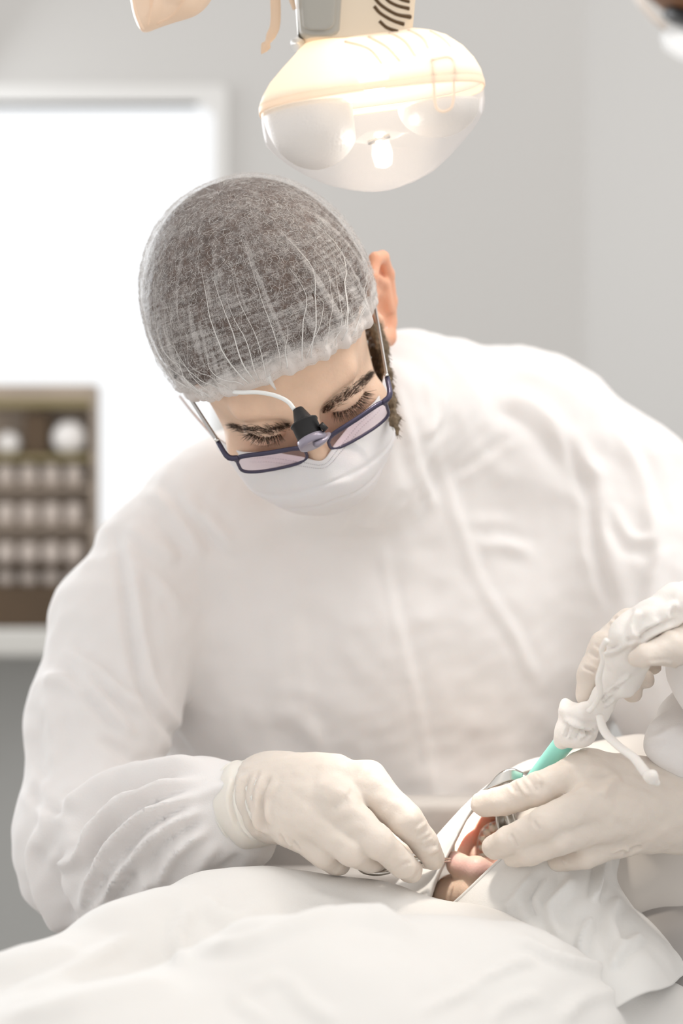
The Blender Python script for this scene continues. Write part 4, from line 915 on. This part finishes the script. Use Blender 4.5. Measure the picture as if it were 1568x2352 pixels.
# ================================================================== DENTAL LIGHT
LY = -.175; LC = P(855, 240, LY); ls = S(LY)
ta = math.radians(7.3); EX = np.array([math.cos(ta), 0, math.sin(ta)]); EZ = np.array([-math.sin(ta), 0, math.cos(ta)]); EY = np.array([0, 1., 0])
def LL(x, z, y=0.0): return LC + EX * x * ls + EZ * z * ls + EY * y * ls
dl = thing('dental_light', 'glowing dental lamp with cream dome and clear lens above the hair cap', 'lamp', tuple(LC))
def lrows(rows, n=64, inset=0, e=.75, dep=.62):
    V = []
    for z, xl, xr in rows:
        c = (xl + xr) / 2; w = max(2, (xr - xl) / 2 - inset); d = max(2, w * dep)
        for k in range(n):
            t = 2 * PI * k / n; cx, sy = math.cos(t), math.sin(t)
            V.append(LL(c + w * math.copysign(abs(cx) ** e, cx), z, d * math.copysign(abs(sy) ** e, sy)))
    m = len(rows); F = [(i * n + k, i * n + (k + 1) % n, (i + 1) * n + (k + 1) % n, (i + 1) * n + k) for i in range(m - 1) for k in range(n)]
    return V, F
UP = [(150, -132, 116), (149, -140, 135), (142, -150, 160), (128, -164, 190), (100, -196, 222), (70, -228, 243), (45, -246, 254), (23, -257, 258)]
LO = [(6, -258, 257), (-18, -259, 257), (-43, -258, 254), (-60, -256, 243), (-80, -241, 227), (-110, -211, 195), (-140, -173, 160), (-167, -128, 122), (-185, -82, 78), (-196, -40, 36), (-200, -12, 12)]
V, F = lrows(UP); o = mk('dome', V, F, M['dome'], dl); fix_normals(o); mod_solid(o, .0015)
V, F = lrows(LO); F.append(tuple(range(len(V) - 64, len(V)))); o = mk('lens', V, F, M['lamplens'], dl); fix_normals(o)
V, F = lrows([(22, -257, 258), (20, -259, 260), (9, -260, 260), (6, -258, 258)]); o = mk('seam_band', V, F, M['seam'], dl); fix_normals(o); mod_solid(o, .001)
# two frosted reflector bowls and the bulb between them
def bowl(cx, cz, rx, ry, rz, z0, name, cut=None):
    V = []; n, m = 40, 18
    for j in range(m):
        ph = PI * .5 + (PI * .5) * j / (m - 1) * 1.0
        for k in range(n):
            t = 2 * PI * k / n; x = rx * math.sin(ph) * math.cos(t); y = ry * math.sin(ph) * math.sin(t); z = rz * math.cos(ph)
            if cut is not None: x = min(x, cut) if cut > 0 else max(x, cut)
            V.append(LL(cx + x, cz + z, y))
    F = [(j * n + k, j * n + (k + 1) % n, (j + 1) * n + (k + 1) % n, (j + 1) * n + k) for j in range(m - 1) for k in range(n)]
    o = mk(name, V, F, M['reflector'], dl); fix_normals(o); mod_solid(o, .0012); return o
bowl(-138, 8, 112, 120, 138, 0, 'reflector', 88)
bowl(150, -20, 92, 105, 72, 0, 'reflector')
MB().lathe([(.001, 0), (.006, .002), (.0075, .010), (.006, .020), (.004, .026)], LL(8, -150), EZ, 24).build('bulb', M['lamplens'], dl)
MB().tube([LL(-22, -88, -10), LL(30, -78, -10)], .0016, 8).build('bulb_pin', M['steel'], dl)
MB().lathe([(.0005, 0), (.0018, .001), (.0022, .004), (.0018, .007), (.0005, .008)], LL(8, -125, -8), EZ, 16).build('filament', M['bulb'], dl)
MB().lathe([(.001, 0), (.009, .002), (.011, .010), (.009, .020), (.001, .024)], LL(10, 30), EZ, 20).build('lamp_bulb', M['bulb'], dl)
def on_dome(px_, py_):
    # front of the dome under that pixel
    v = P(px_, py_, LY) - LC; x = v @ EX / ls; z = v @ EZ / ls
    zs = [r[0] for r in UP][::-1]; xl = np.interp(z, zs, [r[1] for r in UP][::-1]); xr = np.interp(z, zs, [r[2] for r in UP][::-1]); c, w = (xl + xr) / 2, (xr - xl) / 2
    u = min(.999, abs(x - c) / w) ** (1 / .75); sy = math.sqrt(1 - u * u) ** .75; y = -w * .62 * sy
    k = (LY + y * ls + D0) / (LY + D0); xx = x * 1; return LL((x + (855 - 784) * 0) , z, y - 1)
for ln in ([(792, 117), (845, 137), (874, 174)], [(845, 106), (885, 133), (914, 168)], [(892, 96), (925, 118), (948, 155)], [(935, 88), (965, 108), (978, 135)], [(985, 88), (1010, 105), (1030, 128)]):
    MB().tube([on_dome(*p) for p in crom(ln, 12)], np.linspace(.0013, .0006, 12), 6).build('rib', M['seam'], dl)
mb = MB(); cc = [on_dome(x, y) for x, y in ((985, 165), (1030, 158), (1036, 215), (1030, 270), (998, 275), (990, 220))]
mb.tube(crom(cc + [cc[0]], 40), .0010, 6); mb.build('latch', M['seam'], dl)
# head of the arm
def arm_rows(xl0, xr0, y0, y1, d0, d1, n=40, rc=.5):
    V = []
    prof = [(y0, 0), ((y0 + y1) / 2, 0), (y1 - 14, 0), (y1 - 5, 4), (y1, 16)]
    for py_, ins in prof:
        xa = xl0 + .14 * py_ * .55 + ins; xb = xr0 - .02 * py_ - ins
        if py_ > 60: xb -= (py_ - 60) * .35
        c, w = (xa + xb) / 2, (xb - xa) / 2
        for k in range(n):
            t = 2 * PI * k / n; cx, sy = math.cos(t), math.sin(t)
            p = P(c + w * math.copysign(abs(cx) ** rc, cx), py_, LY); p[1] = LY + (d0 + d1) / 2 + (d1 - d0) / 2 * math.copysign(abs(sy) ** rc, sy); V.append(p)
    m = len(prof); F = [(i * n + k, i * n + (k + 1) % n, (i + 1) * n + (k + 1) % n, (i + 1) * n + k) for i in range(m - 1) for k in range(n)]
    F += [tuple(range(n)), tuple(range((m - 1) * n, m * n))[::-1]]
    return V, F
V, F = arm_rows(684, 958, -220, 106, -.030, .030, rc=.42); o = mk('arm_head', V, F, M['cream'], dl); fix_normals(o)
V, F = arm_rows(680, 800, -220, 103, -.033, .028, rc=.42); o = mk('grey_housing', V, F, M['lampgrey'], dl); fix_normals(o)
V, F = arm_rows(691, 778, -200, 92, -.0345, -.02, rc=.3); o = mk('cover_plate', V, F, M['lampgrey'], dl); fix_normals(o)
V, F = arm_rows(677, 700, -220, 104, -.022, .024, rc=.5); o = mk('edge_trim', V, F, M['lampwhite'], dl); fix_normals(o)
for ln in ([(859, 15), (873, 31), (900, 47), (927, 56)], [(871, 49), (888, 64), (913, 73)], [(856, -10), (872, 10), (895, 26), (915, 35), (942, 39)], [(880, -10), (893, 4), (913, 14), (938, 20)], [(902, -12), (919, -1), (938, 4)], [(846, -30), (850, -20), (856, -10)]):
    pts = []
    for p in crom(ln, 16):
        q = P(p[0], p[1], LY - .030); u_ = min(.99, abs(p[0] - 818) / 136); q[1] = LY - .0302 * (1 - u_ ** (1 / .21)) ** .21 + .0012; k = (q[1] + D0) / (LY - .030 + D0); q[0] *= k; q[2] = CAMZ + (q[2] - CAMZ) * k; pts.append(q)
    MB().tube(pts, 5.2 * ls, 8, True).build('vent_slot', M['vent'], dl)
mb = MB(); mb.tube([P(820, -150, LY), P(820, -320, LY), P(900, -900, LY + .1), P(900, -1900, LY + .5)], .03, 16); mb.build('mounting_arm', M['lampwhite'], dl)
mb = MB(); mb.tube([P(400, -140, LY), P(820, -170, LY)], .011, 14); mb.build('crossbar', M['lampwhite'], dl)
# handle under a plastic sleeve, and tie strips
V = []; F = []
out = [(286, -150), (293, -40), (299, 5), (306, 38), (318, 68), (330, 73), (348, 69), (375, 57), (402, 46), (430, 40), (455, 33), (480, 8), (505, -40), (520, -150)]
n = len(out); cx_, cy_ = 400, -60
for yy, sc in ((LY - .022, .93), (LY - .026, .5), (LY - .012, 1.0), (LY + .012, 1.0), (LY + .024, .93), (LY + .028, .5)): pass
rings = [(LY - .022, .5), (LY - .020, .86), (LY - .010, .985), (LY, 1.0), (LY + .010, .985), (LY + .020, .86), (LY + .022, .5)]
for yy, sc in rings:
    for i, (a, b) in enumerate(out): 
        p = P(cx_ + (a - cx_) * sc, cy_ + (b - cy_) * (sc if b > -100 else 1), LY); p[1] = yy + .004 * math.sin(i * 1.7 + yy * 150); V.append(p)
F = [(j * n + i, j * n + i + 1, (j + 1) * n + i + 1, (j + 1) * n + i) for j in range(len(rings) - 1) for i in range(n - 1)]
F += [tuple(range(n)), tuple(range((len(rings) - 1) * n, len(rings) * n))[::-1]]
o = mk('handle_sleeve', V, F, M['wrap'], dl); fix_normals(o); mod_subsurf(o, 2); o['label'] = 'clear plastic sleeve over the lamp handle'
for k_ in ([(330, -120), (345, 0), (340, 60)], [(470, -120), (440, -30), (400, 30), (360, 55)], [(300, -40), (312, 30), (330, 70)]):
    MB().tube([P(a, b, LY - .0235) for a, b in crom(k_, 16)], .0008, 6).build('sleeve_crease', M['wrap'], o)
MB().tube(crom([P(400, -140, LY), P(395, -60, LY), P(380, 0, LY)], 8), .012, 14).build('handle', M['lampwhite'], dl)
MB().tube(crom([P(626, -165, LY - .01), P(630, -60, LY - .012), P(633, 30, LY - .012), P(631, 60, LY - .012), P(629, 67, LY - .012), P(626, 74, LY - .012), P(618, 90, LY - .012), P(609, 108, LY - .012), P(600, 124, LY - .012)], 50), np.interp(np.linspace(0, 1, 50), [0, .70, .76, .80, .85, .92, 1], np.array([12, 11, 8, 6, 12, 8, 1]) * ls), 10, True, .45, (0, 1, 0)).build('tie_strip', M['tie'], dl)
MB().tube(crom([P(662, -165, LY - .02), P(668, -20, LY - .024), P(673, 10, LY - .024), P(676, 22, LY - .024)], 20), np.linspace(8, 4, 20) * ls, 8, True, .4, (0, 1, 0)).build('tie_strip', M['tie'], dl)

# ================================================================== LAMP at the upper right
pl = thing('pendant_lamp', 'blurred brown lamp with pale rim and clear bulb at the top right corner', 'lamp', tuple(P(1640, 0, .55)))
axp = np.array([.42, -.1, .9]); axp /= np.linalg.norm(axp); o0 = P(1600, 60, .55); k_ = S(.55)
MB().lathe([(60 * k_, 0), (90 * k_, 4 * k_), (146 * k_, 20 * k_), (190 * k_, 46 * k_), (216 * k_, 80 * k_), (226 * k_, 120 * k_), (220 * k_, 150 * k_), (120 * k_, 170 * k_)], o0, axp, 48).build('lamp_shade', M['shade'], pl)
MB().tube([P(1454, -22, .50), P(1480, 16, .50), P(1505, 44, .50), P(1530, 66, .50)], [11 * k_, 11 * k_, 10 * k_, 8 * k_], 12).build('pale_rim', M['rim'], pl)
MB().lathe([(70 * k_, -24 * k_), (92 * k_, -20 * k_), (94 * k_, 2 * k_), (70 * k_, 6 * k_)], o0 + np.array([.004, -.012, 0]), axp, 40).build('collar', M['black'], pl)
MB().lathe([(14 * k_, -84 * k_), (48 * k_, -78 * k_), (66 * k_, -58 * k_), (70 * k_, -30 * k_), (60 * k_, -22 * k_)], o0, axp, 40).build('glass_cap', clear('bulb_glass', (.95, .95, .95, 1), .55, .05, (1, 1, 1, 1), .5), pl)
MB().lathe([(5 * k_, -72 * k_), (40 * k_, -66 * k_), (50 * k_, -50 * k_), (32 * k_, -32 * k_)], o0, axp, 24).build('bulb', emit('pendant_glow', (1, .98, .95, 1), 1.2), pl)
MB().tube([o0 + axp * 140 * k_, o0 + axp * 300 * k_, P(1740, -500, .6), P(1740, -1400, .6)], .012, 10).build('stem', M['rim'], pl)

# ================================================================== ROOM
YB = 1.62; sb = S(YB)
def st(o): o['kind'] = 'structure'; return o
wx, wz = (490 - 784) * sb, CAMZ + (1176 - 236) * sb
wl, wb = -1.9, CAMZ + (1176 - 1470) * sb
mb = MB(); T_ = .12
mb.box(((wx + 1.6) / 2, YB + T_ / 2, 1.4), (1.6 - wx, T_, 2.8)); mb.box(((wl + wx) / 2, YB + T_ / 2, (wz + 2.8) / 2), (wx - wl, T_, 2.8 - wz))
st(mb.build('wall_back', M['wall'], None, False))
mb = MB(); mb.box(((wl + wx) / 2, YB + T_ / 2, wb / 2), (wx - wl + .04, T_, wb)); st(mb.build('wall_lower', M['lowwall'], None, False))
xr_ = (1345 - 784) * sb
mb = MB(); mb.box((xr_ + .06, YB - .62, 1.4), (.12, 1.24, 2.8), np.array(Matrix.Rotation(math.radians(-38), 3, 'Z'))); 
o = mb.build('wall_right', M['wall'], None, False)
# swing the side wall about the room corner
me = o.data
c0 = np.array([xr_, YB]); ang = math.radians(52)
mb = MB(); Ln = 2.6; d_ = np.array([math.sin(ang), -math.cos(ang)]); n_ = np.array([math.cos(ang), math.sin(ang)])
q = [c0, c0 + d_ * Ln, c0 + d_ * Ln + n_ * .12, c0 + n_ * .12]
V = [(a[0], a[1], z) for z in (0, 2.8) for a in q]; bpy.data.objects.remove(o)
st(fix_normals(mk('wall_right', V, [(0, 1, 2, 3), (4, 5, 6, 7), (0, 1, 5, 4), (1, 2, 6, 5), (2, 3, 7, 6), (3, 0, 4, 7)], M['wall'], None, False)))
mb = MB(); mb.box((.2, .1, -.05), (4.6, 4.2, .1)); st(mb.build('floor', M['floor'], None, False))
# window: frame with rounded corner, bright pane
win = thing('window_1', 'bright frosted window at left behind the dentist', 'window', ((wl + wx) / 2, YB, wz)); del win['category']; win['kind'] = 'structure'
r0 = 40 * sb; out_ = []; 
def rr_path(x1, z1, r, inset):
    p = [(wl, wb)]; x1 -= inset; z1 -= inset
    pts = [(x1, wb)] + [(x1 - r + r * math.cos(a), z1 - r + r * math.sin(a)) for a in np.linspace(0, PI / 2, 10)] + [(wl, z1)]
    return pts
A_ = rr_path(wx + .02, wz + .024, .012, 0); B_ = rr_path(wx, wz, r0, 0); V = []; n = len(A_)
for yy in (YB - .008, YB + .045):
    for p in A_ + B_: V.append((p[0], yy, p[1]))
F = []
for i in range(n - 1):
    F += [(i, i + 1, n + i + 1, n + i), (2 * n + i, 3 * n + i, 3 * n + i + 1, 2 * n + i + 1), (n + i, n + i + 1, 3 * n + i + 1, 3 * n + i), (i, 2 * n + i, 2 * n + i + 1, i + 1)]
fix_normals(mk('window_frame', V, F, M['wframe'], win, False))
mb = MB(); mb.box(((wl + wx) / 2, YB + .05, (wb + wz) / 2), (wx - wl, .01, wz - wb)); mb.build('window_pane', M['pane'], win, False)
lz1, lz0 = CAMZ + (1176 - 1442) * S(1.45), CAMZ + (1176 - 1506) * S(1.45)
mb = MB(); mb.box((-1.05, 1.53, (lz0 + lz1) / 2), (1.5, .20, lz1 - lz0)); o = mb.build('trim_1', M['ledge'], None, False); mod_bevel(o, .006); st(o)

# ================================================================== RACK OF JARS on the ledge
RY = 1.44; rs = S(RY); rx1 = P(220, 0, RY)[0]; rz1 = P(0, 882, RY)[2]; rz0 = lz1 + .0005; rx0 = rx1 - .36
rk = thing('display_rack', 'brown open rack of small round jars standing before the bright window', 'rack', ((rx0 + rx1) / 2, RY + .05, rz0))
def bx_(name, x0, x1, y0, y1, z0, z1, mt): 
    mb = MB(); mb.box(((x0 + x1) / 2, (y0 + y1) / 2, (z0 + z1) / 2), (x1 - x0, y1 - y0, z1 - z0)); o = mb.build(name, mt, rk, False); mod_bevel(o, .0015, 2); return o
zz = lambda p: P(0, p, RY)[2]
bx_('back_panel', rx0, rx1, RY + .05, RY + .06, rz0, rz1, M['rackback'])
bx_('side_panel', rx1 - .006, rx1, RY, RY + .05, rz0, rz1, M['rackback']); bx_('side_panel', rx0, rx0 + .006, RY, RY + .05, rz0, rz1, M['rackback'])
bx_('top_panel', rx0 + .006, rx1 - .006, RY, RY + .05, zz(915), rz1, M['rackback'])
bx_('plinth', rx0 + .006, rx1 - .006, RY - .004, RY + .05, rz0, zz(1345), M['brownwood'])
SH = [(1045, 1058, M['olive']), (1115, 1124, M['rackback']), (1206, 1214, M['rackback']), (1297, 1304, M['brownwood'])]
for a, b, mt in SH: bx_('shelf', rx0 + .006, rx1 - .006, RY + .002, RY + .05, zz(b), zz(a), mt)
bx_('shelf_rail', rx0 + .006, rx1 - .006, RY, RY + .01, zz(935), zz(915), M['olive'])
jw = ['top', 'middle', 'third', 'bottom']; proto = None
for r, (floor_px, hgt) in enumerate([(1115, 52), (1206, 52), (1297, 52), (1345, 36)]):
    for c in range(6):
        cx = 8 + c * 52.5 - 52.5
        x = P(cx, 0, RY)[0]; 
        if x > rx1 - .02: continue
        z = zz(floor_px) + .0002
        if proto is None:
            mb = MB(); H_ = 52 * rs; R1 = 22 * rs
            mb.lathe([(R1 * .55, 0), (R1 * .85, .001), (R1, H_ * .22), (R1, H_ * .72), (R1 * .8, H_ * .92), (R1 * .5, H_)], (0, 0, 0), (0, 0, 1), 28)
            proto = fix_normals(mk('jar', mb.V, mb.F, M['jar'])); j = proto
        else: j = proto.copy(); link(j)
        j.location = (x, RY + .024, z); j.scale = (1, 1, hgt / 52)
        tag(j, 'small round pale jar, one of the close rows in the brown rack', 'jar', 'round jars in the rack')
for nm, cx, r, lb in (('ball', 155, 40, 'large round white ball on the rack top shelf'), ('ball', 14, 27, 'smaller whitish ball on the rack shelf at the photo edge')):
    f_ = MB(); n = 24; rr_ = r * rs; c = (P(cx, 0, RY)[0], RY + .025, zz(1045) + rr_ + .0002)
    f_.lathe([(max(1e-4, rr_ * math.sin(PI * i / 16)), -rr_ * math.cos(PI * i / 16)) for i in range(17)], c, (0, 0, 1), 32); tag(f_.build(nm, M['ball']), lb, 'ball')
f_ = MB(); f_.box((P(80, 0, RY)[0], RY + .03, zz(995) + .0003), (56 * rs, .03, 98 * rs)); o = f_.build('box', M['brownwood'], None, False); mod_bevel(o, .002); tag(o, 'dark brown box between two white balls in the rack', 'box')

# ================================================================== LIGHT AND CAMERA
w = bpy.data.worlds.new('daylight'); SC.world = w; w.use_nodes = True; bg = w.node_tree.nodes['Background']; bg.inputs[0].default_value = (1, .985, .965, 1); bg.inputs[1].default_value = .88
def area(name, loc, tgt, size, energy, col=(1, 1, 1)):
    l = bpy.data.lights.new(name, 'AREA'); l.energy = energy; l.size = size; l.color = col; o = bpy.data.objects.new(name, l); link(o); o.location = loc
    o.rotation_euler = (Vector(tgt) - Vector(loc)).to_track_quat('-Z', 'Y').to_euler(); return o
area('key_light', (1.0, -.2, 2.75), (.1, .1, 1.2), 1.2, 15.5, (1, .98, .95))  # soft key added to brighten from the upper right; no fixture modelled
area('window_light', (-.9, 1.45, 1.75), (.0, .0, 1.2), .7, 12, (.93, .97, 1))
def pt(name, loc, e, col, r=.012):
    l = bpy.data.lights.new(name, 'POINT'); l.energy = e; l.color = col; l.shadow_soft_size = r; o = bpy.data.objects.new(name, l); link(o); o.location = loc; return o
pt('bulb_light', LL(10, 75), .52, (1, .86, .70)); pt('filament_light', LL(8, -120, -20), .03, (1, .93, .85), .006)
l = bpy.data.lights.new('lamp_beam', 'SPOT'); l.energy = 11; l.color = (1, .92, .82); l.spot_size = math.radians(40); l.spot_blend = 1; l.shadow_soft_size = .03
o = bpy.data.objects.new('lamp_beam', l); link(o); o.location = LL(10, -210, 0); tg = Vector(P(1085, 1905, .0)); o.rotation_euler = (tg - o.location).to_track_quat('-Z', 'Y').to_euler()
l = bpy.data.lights.new('headlight_beam', 'SPOT'); l.energy = 55; l.color = (1, .96, .90); l.spot_size = math.radians(9.5); l.spot_blend = .6; l.shadow_soft_size = .006
o = bpy.data.objects.new('headlight_beam', l); link(o); o.location = P(722, 1034, -.128); tg = Vector(P(1095, 1920, .0)); o.rotation_euler = (tg - o.location).to_track_quat('-Z', 'Y').to_euler()
cam = bpy.data.cameras.new('camera'); co = bpy.data.objects.new('camera', cam); link(co); co.location = (0, -D0, CAMZ); co.rotation_euler = (PI / 2, 0, 0)
cam.sensor_fit = 'HORIZONTAL'; cam.sensor_width = 24; cam.lens = FPX / 1568 * 24; cam.clip_start = .05
cam.dof.use_dof = True; cam.dof.focus_distance = D0 - .105; cam.dof.aperture_fstop = 3.2
SC.camera = co
SC.view_settings.view_transform = 'Standard'; SC.view_settings.look = 'None'; SC.view_settings.gamma = 1; SC.view_settings.exposure = 0.19; SC.view_settings.use_curve_mapping = False
SC.cycles.use_denoising = True; SC.cycles.max_bounces = 7; SC.cycles.diffuse_bounces = 4; SC.cycles.transparent_max_bounces = 12; SC.cycles.use_adaptive_sampling = True; SC.cycles.adaptive_threshold = .02; SC.cycles.sample_clamp_indirect = 4; SC.cycles.caustics_reflective = False; SC.cycles.caustics_refractive = False
